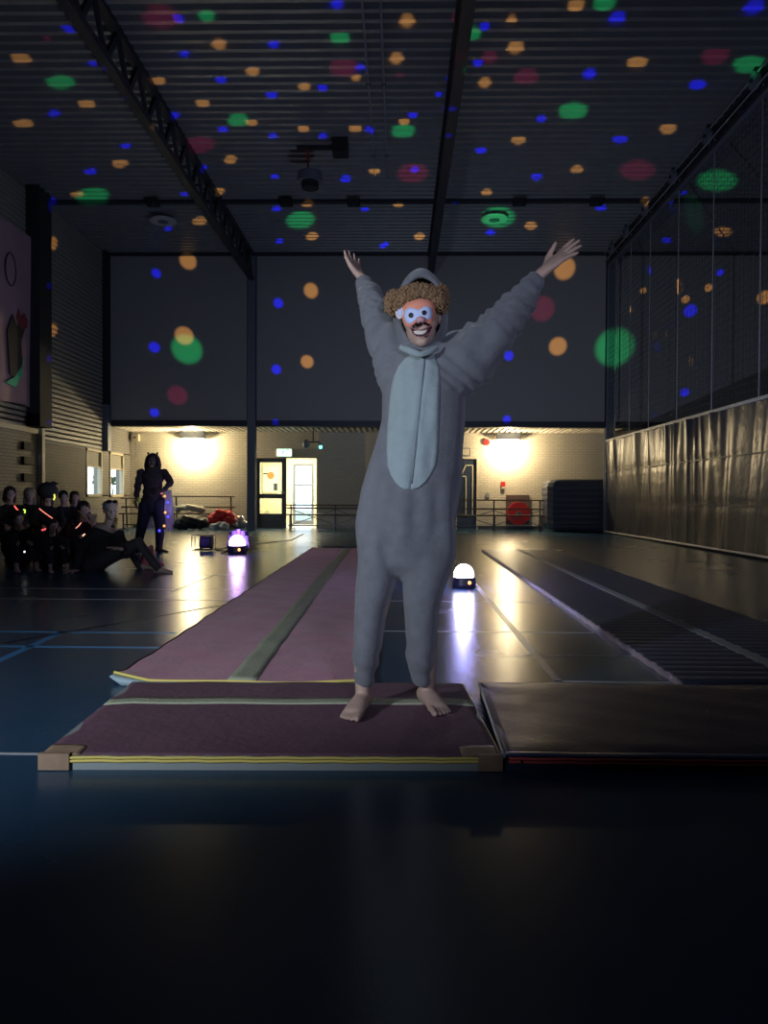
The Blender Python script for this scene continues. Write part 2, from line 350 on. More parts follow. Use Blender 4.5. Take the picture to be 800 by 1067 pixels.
MB().box(XL-.01, XL+.10, 16.42, 16.55, 0, 2.4).build('wall_post', M_cream, wl)
MB().box(XL-.01, XL+.16, 20.0, 20.24, 2.1, 3.3).build('wall_post', M_steel, wl)
MB().box(XL-.01, XL+.14, 20.0, 20.24, 3.3, H-.1).build('wall_column', M_black, wl)
MB().box(XL-.01, XL+.05, 16.55, 18.95, 0, .35).build('lower_board', M_cream, wl)
db = MB().box(XL-.005, XL+.04, 16.62, 18.86, .3, 2.06).build('pin_board', brick_mat('dark_board', (.10,.085,.075),(.09,.08,.07),(.06,.05,.05),1,axis='yz'), wl)
for k, z in enumerate((1.85, 1.55, 1.2)): MB().box(XL-.005, XL+.06, 15.7, 16.1, z, z+.16).build('vent_slot', M_black, wl)
def side_window(n, y0, y1):
    w = thing('window_%d' % n, (XL, (y0+y1)/2, .93), None, None, kind='structure')
    fm = MB(); t = .05
    fm.box(XL-.08, XL+.03, y0-t, y1+t, .88, .95); fm.box(XL-.08, XL+.03, y0-t, y1+t, 2.03, 2.10); fm.box(XL-.08, XL+.03, y0-t, y0+.01, .88, 2.1); fm.box(XL-.08, XL+.03, y1-.01, y1+t, .88, 2.1)
    fm.box(XL-.06, XL+.01, y0, y1, 1.63, 1.67)
    fm.build('window_frame', M_cream, w)
    MB().box(XL-.045, XL-.03, y0, y1, .95, 1.65).build('pane', GLASS, w)
    MB().box(XL-.06, XL-.03, y0, y1, 1.65, 2.03).build('blind', mat('grey_blind', (.36,.33,.28), .7), w)
side_window(1, 19.0, 19.9); side_window(2, 20.55, 21.48)
struct('ground_outside', MB().box(-40, XL-.4, 5, 60, -.4, -.1).box(-30, 20, YN+4.6, 60, -.4, -.1), mat('outdoor_ground', (.3,.33,.25), .9, noise=.3))
M_leaf = mat('shrub_leaf', (.03, .05, .02), .8)
for i, (p, lab) in enumerate(((atX(100, 500, -9.6), 'dark rounded shrub outside the first side window'), (atX(117, 502, -9.4), 'dark rounded shrub outside the second side window'))):
    s_ = thing('shrub', (p.x, p.y, -.1), lab, 'shrub'); mb = MB(); rr = random.Random(i)
    for k in range(26):
        a = rr.uniform(0, 6.28); q = rr.uniform(0, .10); mb.ball((p.x+q*math.cos(a), p.y+q*math.sin(a), rr.uniform(1.28, 1.5)), rr.uniform(.03, .07), 6, 4)
    tag(mb.build('foliage', M_leaf, s_), kind='stuff'); MB().tube([(p.x, p.y, -.1), (p.x+.03, p.y, .5), (p.x, p.y, 1.2)], [.05, .04, .02]).build('stem', M_leaf, s_)
# vestibule behind the doors
M_vest = mat('vestibule_paint', (.75, .68, .48), .6)
vx0, vx1, vy1 = -4.6, -2.0, 25.6
struct('wall_vestibule', MB().box(vx0-.1, vx0, YN+.2, vy1, 0, 2.6).box(vx1, vx1+.1, YN+.2, vy1, 0, 2.6).box(vx0, vx1, YN+.2, vy1, 2.6, 2.7)
       .box(vx0, -3.56, vy1, vy1+.1, 0, 2.6).box(-2.86, vx1, vy1, vy1+.1, 0, 2.6).box(-3.56, -2.86, vy1, vy1+.1, 2.02, 2.6), M_vest)
struct('floor_vestibule', MB().box(vx0-.1, vx1+.1, YN+.2, vy1+.1, -.1, 0), mat('vestibule_floor', (.4,.42,.45), .25))
lamp('vestibule_light', 'AREA', (-3.3, 24.0, 2.55), 170, (1, .93, .7), aim=(-3.3, 24, 0), size=.8)
cl = thing('ceiling_light', (-3.3, 24.0, 2.5), 'flat white ceiling light in the vestibule behind the open door', 'lamp')
MB().box(-3.5, -3.1, 23.8, 24.2, 2.565, 2.6).build('housing', M_steel, cl)
M_dblue = mat('dark_door_paint', (.035, .045, .065), .4)
# outer door
d3 = thing('door_3', (-3.2, vy1, 0), None, None, kind='structure')
MB().box(-3.56, -3.48, vy1+.01, vy1+.08, 0, 2.02).box(-2.94, -2.86, vy1+.01, vy1+.08, 0, 2.02).box(-3.48, -2.94, vy1+.01, vy1+.08, 1.94, 2.02).box(-3.48, -2.94, vy1+.01, vy1+.08, 0, .12).build('door_frame', M_steel, d3)
for z in (.62, 1.28): MB().box(-3.48, -2.94, vy1+.02, vy1+.07, z, z+.05).build('rail', M_steel, d3)
for z0, z1 in ((.12, .62), (.67, 1.28), (1.33, 1.94)): MB().box(-3.48, -2.94, vy1+.04, vy1+.05, z0, z1).build('pane', GLASS, d3)
# inner double door: left leaf closed
d1 = thing('door_1', (-3.7, YN, 0), None, None, kind='structure')
x0, x1 = -4.17, -3.27
MB().box(x0, x0+.13, YN+.02, YN+.08, 0, 2.02).box(x1-.13, x1, YN+.02, YN+.08, 0, 2.02).box(x0+.13, x1-.13, YN+.02, YN+.08, 1.9, 2.02).box(x0+.13, x1-.13, YN+.02, YN+.08, .86, .99).box(x0+.13, x1-.13, YN+.02, YN+.08, 0, .42).build('door_leaf', M_dblue, d1)
MB().box(x0+.13, x1-.13, YN+.045, YN+.055, .99, 1.9).build('pane', GLASS, d1); MB().box(x0+.13, x1-.13, YN+.045, YN+.055, .42, .86).build('pane', GLASS, d1)
MB().tube([(x1-.06, YN+.02, 1.03), (x1-.06, YN-.04, 1.03), (x1-.16, YN-.04, 1.03)], .012).build('door_handle', M_steel, d1)
MB().box(-4.2, -2.36, YN-.02, YN+.02, 2.02, 2.06).box(-4.2, -4.17, YN-.02, YN+.1, 0, 2.06).box(-2.39, -2.36, YN-.02, YN+.1, 0, 2.06).build('door_frame', M_cream, d1)
po = thing('poster', (vx0, 23.5, 1.2), 'notice with an orange disc seen through the upper door pane', 'poster')
pc = atY(280, 497, 25.45)
MB().box(pc.x-.22, pc.x+.28, 25.55, 25.59, 1.05, 1.95).build('sheet', mat('pale_paper', (.75,.72,.6), .7), po)
MB().prism([(.12*math.cos(t*.4), .12*math.sin(t*.4)) for t in range(16)], -.005, .005, Matrix.Translation((pc.x+.05, 25.54, 1.62)) @ Matrix.Rotation(math.pi/2, 4, 'X')).build('disc', mat('orange_print', (.75,.22,.05), .6), po)
MB().box(pc.x-.2, pc.x+.02, 25.54, 25.55, 1.66, 1.70).build('print', M_dark, po); MB().box(pc.x+.15, pc.x+.27, 25.54, 25.55, 1.12, 1.36).build('print', M_dark, po)
cb = thing('cabinet', (pc.x, 25.2, 0), 'low cream cabinet seen through the lower door pane', 'cabinet')
MB().box(pc.x-.2, pc.x+.28, 24.9, 25.4, 0, .62).build('body', mat('cream_laminate', (.7,.62,.4), .5), cb); MB().box(pc.x-.18, pc.x+.26, 24.88, 24.9, .05, .5).build('door', mat('cream_laminate', (.7,.62,.4), .5), cb)
MB().box(pc.x+.0, pc.x+.1, 24.86, 24.88, .42, .44).build('handle', M_steel, cb)
# door with the numeral
d2 = thing('door_2', (1.93, YN, 0), None, None, kind='structure')
MB().box(1.65, 2.21, YN+.02, YN+.07, 0, 2.02).build('door_leaf', mat('blue_door', (.03,.045,.075), .45), d2)
MB().box(1.62, 1.65, YN-.02, YN+.09, 0, 2.06).box(2.21, 2.24, YN-.02, YN+.09, 0, 2.06).box(1.65, 2.21, YN-.02, YN+.09, 2.02, 2.06).build('door_frame', M_cream, d2)
one = [(0, 1.28), (.14, 1.60), (.34, 1.60), (.34, .15), (.15, .15), (.15, 1.28)]
mb = MB()
for i in range(6):
    a = one[i]; b = one[(i+1)%6]; mb.bar((1.76+a[0], YN+.012, a[1]+.24), (1.76+b[0], YN+.012, b[1]+.24), .03, .012, up=(0,1,0))
mb.build('numeral', mat('pale_yellow_print', (.75,.68,.45), .5), d2)['label'] = 'pale outlined numeral 1'
# fixtures on the niche wall
def nlight(p, lab):
    t = thing('wall_lamp', (p.x, p.y, p.z), lab, 'lamp', 'niche lamps')
    MB().rbox(p.x-.35, p.x+.35, 21.72, 22.0, p.z+.12, ZN, .04).build('housing', M_steel, t)
    MB().rbox(p.x-.30, p.x+.30, 21.75, 21.97, p.z+.03, p.z+.12, .05).build('diffuser', mat('lit_diffuser', (1,.85,.55), .4, emit=14, ecol=(1,.86,.55)), t)
nlight(LN1, 'glowing niche lamp above the standing person'); nlight(LN2, 'glowing niche lamp above the red hose reel')
p = atY(296, 472, 22.0); t = thing('exit_sign', (p.x, 22.05, p.z), 'lit pale green exit sign above the open double door', 'sign')
MB().box(p.x-.23, p.x+.23, 22.0, 22.09, p.z-.11, p.z+.13).build('casing', M_cream, t)
MB().box(p.x-.21, p.x+.21, 21.985, 22.0, p.z-.09, p.z+.11).build('face', mat('exit_face', (.6,1,.8), .4, emit=2.6, ecol=(.55,1,.78)), t)
q = MB(); g_ = lambda a, b, w: q.bar((p.x+a[0], 21.983, p.z+a[1]), (p.x+b[0], 21.983, p.z+b[1]), w, .006, up=(0,1,0))
q.ball((p.x-.02, 21.983, p.z+.07), (.016, .004, .016), 8, 5); g_((-.02,.05),(-.04,0),.025); g_((-.04,0),(-.08,-.03),.015); g_((-.04,0),(-.01,-.06),.015); g_((-.02,.045),(.03,.02),.012); g_((-.02,.045),(-.07,.03),.012)
g_((.06,-.07),(.06,.09),.02); g_((.06,.09),(.14,.09),.02); g_((.14,.09),(.14,-.07),.02)
q.build('pictogram', mat('exit_green', (.0,.35,.15), .5), t)
p = atY(322, 462, 21.2); t = thing('emergency_lamp', (p.x, 21.2, p.z), 'small twin-head fixture with a cyan indicator hanging beside the exit sign', 'lamp')
MB().box(p.x-.05, p.x+.30, 21.17, 21.2, p.z+.02, p.z+.05).box(p.x+.1, p.x+.13, 21.17, 21.2, p.z+.05, ZN).build('bracket', M_dark, t)
MB().ball((p.x-.08, 21.15, p.z-.02), (.1, .1, .13)).build('head', M_steel, t); MB().ball((p.x+.33, 21.15, p.z-.06), (.05, .05, .07)).build('head', M_steel, t)
MB().ball((p.x+.33, 21.08, p.z-.11), .045).build('indicator', mat('cyan_led', (.1,.9,.9), .4, emit=6), t)
p = atY(141, 456, 22.0); t = thing('junction_box', (p.x, 22.0, p.z), 'small white box with a conduit in the left corner of the niche', 'box')
MB().rbox(p.x-.1, p.x+.1, 21.95, YN-.002, p.z-.1, p.z+.1, .01).build('casing', M_cream, t); MB().tube([(p.x, 22.05, p.z-.1), (p.x, 22.05, p.z-.55)], .012).build('conduit', M_steel, t); MB().ball((p.x, 21.95, p.z), (.03,.01,.03)).build('button', M_dark, t)
M_red = mat('signal_red', (.55, .02, .02), .4, noise=.1)
p = atY(507, 461, YN); MB_ = MB().tube([(p.x, YN, p.z), (p.x, YN-.05, p.z)], .09, 14).build('fire_sounder', M_red); tag(MB_, 'small round red alarm sounder high on the brick wall', 'alarm')
p = atY(524, 506, YN); t = thing('call_point', (p.x, YN, p.z), 'small red and white call point on the wall above the hose reel', 'alarm')
MB().box(p.x-.06, p.x+.06, YN-.04, YN, p.z-.03, p.z+.11).build('casing', M_red, t); MB().box(p.x-.05, p.x+.05, YN-.045, YN-.035, p.z-.09, p.z-.03).build('plate', M_cream, t)
p = atY(508, 516, YN); tag(MB().box(p.x-.05, p.x+.05, YN-.02, YN, p.z-.06, p.z+.06).build('wall_switch', mat('grey_plastic', (.35,.35,.33), .5)), 'small grey switch on the brick wall beside the numbered door', 'switch')
p = atY(484, 471, YN); t = thing('door_sign', (p.x, YN, p.z), 'small framed sign above the numbered door', 'sign')
MB().box(p.x-.16, p.x+.16, YN-.02, YN, p.z-.12, p.z+.12).build('frame', M_steel, t); MB().box(p.x-.13, p.x+.13, YN-.025, YN-.015, p.z-.09, p.z+.09).build('face', M_cream, t)
# hose reel
p = atY(540, 535, 21.9); t = thing('fire_hose_reel', (p.x, YN, p.z), 'round red fire hose reel on a dark wall panel', 'hose reel')
MB().box(p.x-.33, p.x+.33, YN-.05, YN, .15, 1.0).build('back_panel', mat('brown_panel', (.11,.07,.065), .6), t)
def reel_disc(r0, r1, y0, y1, n=28):
    m_ = MB(); A = []
    for i in range(n):
        a = 2*math.pi*i/n; c, s_ = math.cos(a), math.sin(a)
        A += [(p.x+r0*c, y0, p.z+r0*s_), (p.x+r1*c, y0, p.z+r1*s_), (p.x+r1*c, y1, p.z+r1*s_), (p.x+r0*c, y1, p.z+r0*s_)]
    return m_.add(A, [(4*i+j, 4*i+(j+1)%4, 4*((i+1)%n)+(j+1)%4, 4*((i+1)%n)+j) for i in range(n) for j in range(4)])
M_red2 = mat('reel_red', (.70, .03, .03), .35)
reel_disc(.06, .32, 21.78, 21.81).build('flange', M_red2, t); reel_disc(.06, .32, 21.98, 22.01).build('flange', M_red2, t)
reel_disc(.12, .26, 21.82, 21.97).build('hose_coil', mat('hose_rubber', (.03,.03,.03), .5), t); reel_disc(.01, .07, 21.74, 22.05, 12).build('hub', M_steel, t)
# ---- benches in the niche
M_wood = mat('bench_wood', (.16, .11, .07), .5, noise=.25, nscale=6, stretch=(.5, 6, 6)); M_tube = mat('bench_steel', (.10, .11, .13), .35, .6)
def bench(x0, x1, y, top, lab, cross=True):
    t = thing('changing_bench', ((x0+x1)/2, y, 0), lab, 'bench', 'changing benches along the niche')
    for z in (.44, top): MB().box(x0, x1, y-(.17 if z < .5 else .03), y+(.17 if z < .5 else .03), z-.035, z).build('seat_board' if z < .5 else 'back_rail', M_wood, t)
    MB().box(x0, x1, y+.02, y+.05, .58, .62).build('back_rail', M_wood, t)
    MB().bar((x0+.05, y, .12), (x1-.05, y, .12), .03).build('foot_rail', M_tube, t)
    n = max(2, int(round((x1-x0)/1.3))+1)
    for i in range(n):
        x = x0+.12+(x1-x0-.24)*i/(n-1)
        MB().bar((x, y-.15, 0), (x, y-.15, .41), .035).bar((x, y+.15, 0), (x, y+.05, top-.02), .035).bar((x, y-.17, .02), (x, y+.17, .02), .035).build('leg', M_tube, t)
        if cross and i < n-1:
            xn = x0+.12+(x1-x0-.24)*(i+1)/(n-1); MB().bar((x, y+.14, .14), (xn, y+.10, .56), .02).bar((x, y+.14, .56), (xn, y+.10, .14), .02).build('brace', M_tube, t)
    return t
bx = lambda px, Y: (px-416)/800*Y
bench(bx(298, 21.0), bx(400, 21.0), 21.0, .70, 'low wood and steel bench in front of the open door')
bench(bx(462, 21.2), bx(567, 21.2), 21.2, .86, 'long bench with crossed braces in front of the red hose reel')
bench(bx(124, 21.0), bx(151, 21.0), 21.0, .86, 'short bench at the left end of the niche', False)
bench(bx(176, 21.4), bx(243, 21.4), 21.5, .92, 'bench behind the heap of bags and coats')
# bags on and before the left bench
def heap(name, pxs, y, z0, rr, m, lab, cat, seed=1):
    rd = random.Random(seed); mb = MB()
    for (px, h) in pxs: mb.ball((bx(px, y), y+rd.uniform(-.05, .05), z0+h), (rr*rd.uniform(.8, 1.3), rr*.8, rr*rd.uniform(.7, 1)), 12, 8)
    me = remesh(mb, .035, 3, lambda v: .02*math.sin(v.x*23+v.z*17)*math.sin(v.x*9-v.z*31)); t = link(name, me, m, None, True); tag(t, lab, cat); return t
heap('dark_duffel_bag', [(186,.16),(193,.2),(201,.22),(208,.18)], 20.7, 0, .22, mat('dark_bag', (.02,.02,.025), .6), 'dark stuffed bag under the left bench', 'bag', 2)
heap('folded_coat', [(184,.5),(190,.55),(197,.55),(203,.52),(209,.49)], 21.3, .05, .12, mat('pale_coat', (.45,.42,.36), .8), 'pale coat bundled on the bench behind the standing person', 'coat', 3)
heap('red_bag', [(222,.30),(228,.42),(236,.36),(239,.24)], 20.9, 0, .20, mat('red_bag', (.62,.03,.03), .5), 'bright red bag heaped in front of the bench', 'bag', 4)
heap('white_bag', [(222,.08),(228,.12),(234,.10)], 20.6, 0, .12, mat('white_bag', (.5,.48,.5), .6), 'whitish plastic bag on the floor below the red bag', 'bag', 5)
heap('shiny_bag', [(246,.12),(250,.3),(252,.16)], 20.8, 0, .14, mat('shiny_foil', (.6,.5,.45), .25, .6), 'shiny bag standing against the steel column', 'bag', 6)
# thick ribbed mat stored upright in the niche
p0, p1 = bx(568, 20.95), bx(634, 20.95)
mb = MB(); n = 9; hh = 1.40
rows = []
for i in range(n):
    for k in range(6): rows.append(((i+k/6)/n, .014*math.sin(math.pi*k/6)**.6 if k else 0))
rows.append((1, 0)); prof = []
pr = lambda u: .24*(1-math.sqrt(max(0, 1-max(0, (abs(u-.5)-.34)/.16)**2)))
K = len(rows); V = []
for u, b in rows:
    q = pr(u); V += [(p0+q-b, 20.72+q*.5, .02+u*hh), (p0+.12+q, 20.62-b+q*.6, .02+u*hh), (p1, 20.62-b+q*.6, .02+u*hh), (p1, 21.55, .02+u*hh), (p0+q-b, 21.5, .02+u*hh)]
mb.add(V, [(5*i+j, 5*i+(j+1)%5, 5*i+5+(j+1)%5, 5*i+5+j) for i in range(K-1) for j in range(5)]+[tuple(range(5))[::-1], tuple(5*(K-1)+j for j in range(5))])
lm = mb.build('crash_mat', mat('black_vinyl', (.06,.07,.10), .35, noise=.1), None, False); tag(lm, 'thick dark ribbed crash mat standing on edge beside the right column', 'mat')
# ---------------------------------------------------------------- roof trusses
def truss(x, zb, lab, w=.14):
    t = thing('roof_truss', (x, YB, zb), lab, 'truss', 'roof trusses')
    MB().box(x-w/2, x+w/2, 2, YB, zb, zb+.10).build('bottom_chord', M_dark, t); MB().box(x-w/2, x+w/2, 2, YB, H-.17, H-.07).build('top_chord', M_dark, t)
    a = MB().bar((x, 6, zb+.08), (x, 6.42, H-.13), .05, .09).build('web_strut', M_dark, t); b = MB().bar((x, 6.42, H-.13), (x, 6.84, zb+.08), .05, .09).build('web_strut', M_dark, t)
    for k in range(1, 17): part_copy(a, t, (0, .84*k, 0)); part_copy(b, t, (0, .84*k, 0))
    return t
truss(-3.92, 6.60, 'dark steel lattice truss left of the ceiling centre, ending over the column')
truss(.78, 6.66, 'dark steel lattice truss over the costumed performer', .16)
truss(XC+.02, 6.95, 'dark steel lattice truss carrying the dividing net', .12)
# ---------------------------------------------------------------- dividing net and curtain on the right
nt_ = thing('dividing_net', (XC, YB-.1, 2.4), 'dark rope net hanging from the right-hand truss above the vinyl curtain', 'net')
M_thr = mat('net_thread', (.05, .055, .06), .8); M_rope = mat('pale_rope', (.30, .31, .34), .7)
mb = MB(); y = 4.0
while y < YB-.1: mb.box(XC-.002, XC+.002, y-.002, y+.002, 2.4, 6.9); y += .13
z = 2.45
while z < 6.9: mb.box(XC-.002, XC+.002, 4.0, YB-.1, z-.002, z+.002); z += .13
tag(mb.build('mesh_net', M_thr, nt_), kind='stuff')
for i, px in enumerate((640, 655, 675, 704, 740, 789)):
    Y = XC*800/(px-416)+.05; MB().tube([(XC-.03, Y, 2.4), (XC-.035, Y, 4.6), (XC-.03, Y, 7.1)], .011, 6).build('hoist_rope', M_rope, nt_)
for z, r in ((7.22, .014), (7.02, .014)): MB().tube([(XC-.16, 5, z), (XC-.16, YB-.2, z)], r, 6).build('pull_cable', M_rope, nt_)
MB().box(XC-.05, XC+.05, 5, YB-.1, 6.88, 6.95).build('net_batten', M_steel, nt_)
for i, px in enumerate((640, 655, 675, 704, 740, 789)):
    Y = XC*800/(px-416)+.05
    q = thing('pulley', (XC-.14, Y, 7.1), ['smallest pulley, nearest the back wall, on the net truss','second pulley from the back wall on the net truss','third pulley from the back wall on the net truss','fourth pulley from the back wall on the net truss','large dark pulley, second from the camera, on the net truss','large green-lit pulley at the right edge on the net truss'][i], 'pulley', 'pulleys on the net truss')
    MB().tube([(XC-.20, Y, 7.14), (XC-.12, Y, 7.14)], .13, 16).build('wheel', M_steel, q); MB().box(XC-.17, XC-.15, Y-.03, Y+.03, 7.1, H-.07).build('hanger', M_dark, q); MB().tube([(XC-.23, Y, 7.14), (XC-.1, Y, 7.14)], .03, 8).build('axle', M_dark, q)
cu = thing('curtain', (XC, YB-.1, 0), 'black wrinkled vinyl dividing curtain along the right side', 'curtain')
rd = random.Random(5); fol = [(rd.uniform(2, 20.1), rd.choice((.04, .07, .12, .22)), rd.uniform(-.02, .055), rd.uniform(-.5, .3)) for _ in range(150)]
def cfold(y, z):
    t = z/2.38; d = .015*math.sin(y*2.1+z)+.01*math.sin(y*7+2*z)
    top = .35+.65*max(0, (z-.8)/1.6)
    for yc, w, a, sl_ in fol:
        q = (y-yc-sl_*(z-2.38)*.45)/w
        if abs(q) < 2.2: d += a*top*math.exp(-q*q)
    for zs in (.80, 1.60): d -= .012*math.exp(-((z-zs)/.03)**2)
    return d
ys = []; y = 3.0
while y < YB-.12: ys.append(y); y += .035
ys.append(YB-.12); nz = 30; V = []
for y in ys:
    for k in range(nz+1):
        z = .03+2.35*k/nz; V.append((XC-.02-cfold(y, z)*.95, y, z))
n1 = nz+1; mb = MB().add(V, [(i*n1+k, (i+1)*n1+k, (i+1)*n1+k+1, i*n1+k+1) for i in range(len(ys)-1) for k in range(nz)])
M_vinyl = mat('black_vinyl_curtain', (.035, .035, .05), .36, noise=.3, nscale=3, bump=.6, bscale=6, spec=.4)
mb.build('vinyl_sheet', M_vinyl, cu, True)
MB().box(XC-.06, XC+.02, 3, YB-.12, 2.38, 2.43).build('top_hem', mat('grey_hem', (.42,.42,.44), .5), cu)
for z in (.80, 1.60): MB().box(XC-.055, XC-.02, 3, YB-.12, z-.008, z+.008).build('seam', M_dark, cu)
MB().tube([(XC-.05, 3, .05), (XC-.05, YB-.12, .05)], .022, 8).build('bottom_bar', mat('grey_hem', (.42,.42,.44), .5), cu)
# ---------------------------------------------------------------- things hanging from the ceiling
for px, lab in ((374, 'left thin grey pipe running along the ceiling'), (391, 'right thin grey pipe running along the ceiling')):
    X = -.52 if px == 374 else -.28
    t = thing('ceiling_pipe', (X, 10, H-.1), lab, 'pipe', 'twin ceiling pipes')
    MB().tube([(X, 3, H-.10), (X, 15.5, H-.10)], .018, 8).build('pipe', M_rope, t)
    for y in (7, 9.5, 12, 14.5): MB().box(X-.03, X+.03, y-.01, y+.01, H-.12, H-.03).build('clip', M_dark, t)
p = atZ(322, 158, H-.3)
t = thing('projector_mount', (p.x, p.y, H), 'dark ceiling box with a drum-shaped projector hanging below it', 'projector')
MB().box(p.x-.22, p.x+.50, p.y-.06, p.y+.06, H-.25, H-.21).box(p.x+.42, p.x+.70, p.y-.12, p.y+.2, H-.34, H-.08).build('bracket', M_black, t)
MB().bar((p.x-.02, p.y, H-.24), (p.x-.02, p.y, H-.75), .03).build('pole', mat('red_cable', (.35,.02,.05), .5), t)
MB().tube([(p.x+.02, p.y, H-.68), (p.x+.02, p.y, H-.84)], .22, 20).build('drum', M_steel, t); MB().tube([(p.x+.02, p.y, H-.84), (p.x+.02, p.y, H-.96)], .15, 20).build('lens_cover', M_black, t)
for (px, py), lab in (((170, 231), 'round pale disc hanging under the left part of the ceiling'), ((515, 229), 'round pale disc hanging under the ceiling right of the centre truss')):
    p = atZ(px, py, H-.25); t = thing('ceiling_speaker', (p.x, p.y, H-.25), lab, 'speaker', 'round ceiling speakers')
    MB().tube([(p.x, p.y, H-.22), (p.x, p.y, H-.25)], .30, 24).build('rim', mat('pale_plastic', (.6,.6,.6), .6), t); MB().tube([(p.x, p.y, H-.245), (p.x, p.y, H-.265)], .12, 20).build('cone', M_steel, t)
    MB().tube([(p.x, p.y, H-.22), (p.x, p.y, H-.05)], .015, 6).build('hanger', M_dark, t)
rdq = random.Random(3)
for px, py, lab in ((158, 198, 'small dark fixture on the cross beam, leftmost'), (297, 198, 'small dark fixture on the cross beam behind the projector'), (367, 199, 'small dark fixture on the cross beam left of the centre truss'), (538, 201, 'small dark fixture on the cross beam right of the centre truss'), (617, 203, 'small dark fixture on the cross beam, rightmost')):
    X = bx(px, 16.5); t = thing('beam_fixture', (X, 16.5, H-.2), lab, 'lamp', 'small fixtures on the cross beam')
    MB().rbox(X-.14, X+.14, 16.4, 16.6, H-.26, H-.15, .04).build('housing', M_black, t); MB().ball((X, 16.42, H-.27), .06, 10, 6).build('lens', M_dark, t)
# ---------------------------------------------------------------- banner on the left wall
t = thing('banner', (XL+.1, 14.5, 4.5), 'large pinkish cloth banner with a dark figure at the left edge', 'banner')
V = []; n = 26
for i in range(n+1):
    y = 12.9+3.0*i/n
    for k in range(9): V.append((XL+.10+.02*math.sin(i*.9+k*.4), y, 2.75+3.52*k/8-.02*math.sin(i*.5)))
    for k in range(9): V.append((XL+.085+.02*math.sin(i*.9+k*.4), y, 2.75+3.52*k/8-.02*math.sin(i*.5)))
MBn = MB().add(V, [(18*i+k, 18*i+18+k, 18*i+19+k, 18*i+1+k) for i in range(n) for k in range(8)]+[(18*i+9+k, 18*i+27+k, 18*i+28+k, 18*i+10+k) for i in range(n) for k in range(8)])
MBn.build('cloth', mat('pink_banner', (.42,.27,.33), .7, noise=.15, nscale=1.2), t, True)
mb = MB(); YZ = Matrix(((0,0,1,XL+.13),(1,0,0,0),(0,1,0,0),(0,0,0,1)))
mb.prism([(15.0,3.3),(15.25,3.2),(15.5,3.6),(15.45,4.0),(15.62,4.35),(15.5,4.45),(15.3,4.3),(15.1,4.5),(14.9,4.1)], -.003, .003, YZ)
mb.build('printed_figure', mat('print_black', (.03,.025,.03), .7), t)
MB().prism([(15.45,4.25),(15.7,4.35),(15.72,4.5),(15.6,4.62),(15.45,4.5),(15.35,4.65),(15.25,4.45)], -.004, .005, YZ).build('printed_figure', mat('print_red', (.25,.04,.05), .7), t)
MB().prism([(14.8,3.1),(15.2,3.05),(15.5,3.35),(15.53,3.75),(15.46,3.5),(15.15,3.25)], -.004, .006, YZ).build('printed_figure', mat('print_green', (.05,.50,.30), .7), t)
mb = MB(); mb.tube([(XL+.125, 15.05+.2*math.cos(a*.35), 5.35+.32*math.sin(a*.35)) for a in range(18)], .012, 6, True); mb.build('printed_figure', mat('print_black', (.03,.025,.03), .7), t)
# ---------------------------------------------------------------- floor mats
M_redg = mat('red_gym_cover', (.15, .075, .11), .8, noise=.2, nscale=6, bump=.3, bscale=30)
M_redc = mat('red_carpet_mat', (.52, .20, .29), .75, sheen=.12, noise=.22, nscale=7, bump=.35, bscale=30)
M_grn = mat('grey_green_band', (.40, .43, .30), .85, noise=.15, nscale=20, bump=.3)
M_yel = mat('yellow_piping', (.75, .62, .16), .6); M_under = mat('pale_blue_underside', (.35, .47, .52), .6); M_leather = mat('brown_leather_corner', (.34, .23, .15), .6, noise=.4, nscale=20)
def wave(x, y, amp): return amp*(math.sin(x*9+y*5)*math.sin(y*11-x*3)+.6*math.sin(x*23+1)*math.sin(y*19+x*7))
def sheet(fn, nu, nv, th):
    """solid slab: fn(u,v)->top point, thickness th downwards"""
    V = []
    for i in range(nu+1):
        for j in range(nv+1): V.append(fn(i/nu, j/nv))
    n = len(V); V += [Vector(v)-Vector((0,0,th)) for v in V]; m = nv+1; Fs = []
    for i in range(nu):
        for j in range(nv):
            a = i*m+j; Fs += [(a, a+m, a+m+1, a+1), (n+a, n+a+1, n+a+m+1, n+a+m)]
    for i in range(nu): Fs += [(i*m, n+i*m, n+(i+1)*m, (i+1)*m), (i*m+nv, (i+1)*m+nv, n+(i+1)*m+nv, n+i*m+nv)]
    for j in range(nv): Fs += [(j, j+1, n+j+1, n+j), (nu*m+j, n+nu*m+j, n+nu*m+j+1, nu*m+j+1)]
    return MB().add(V, Fs)
def edge_line(pts, r, m, name, par): return MB().tube(pts, r, 6).build(name, m, par, True)
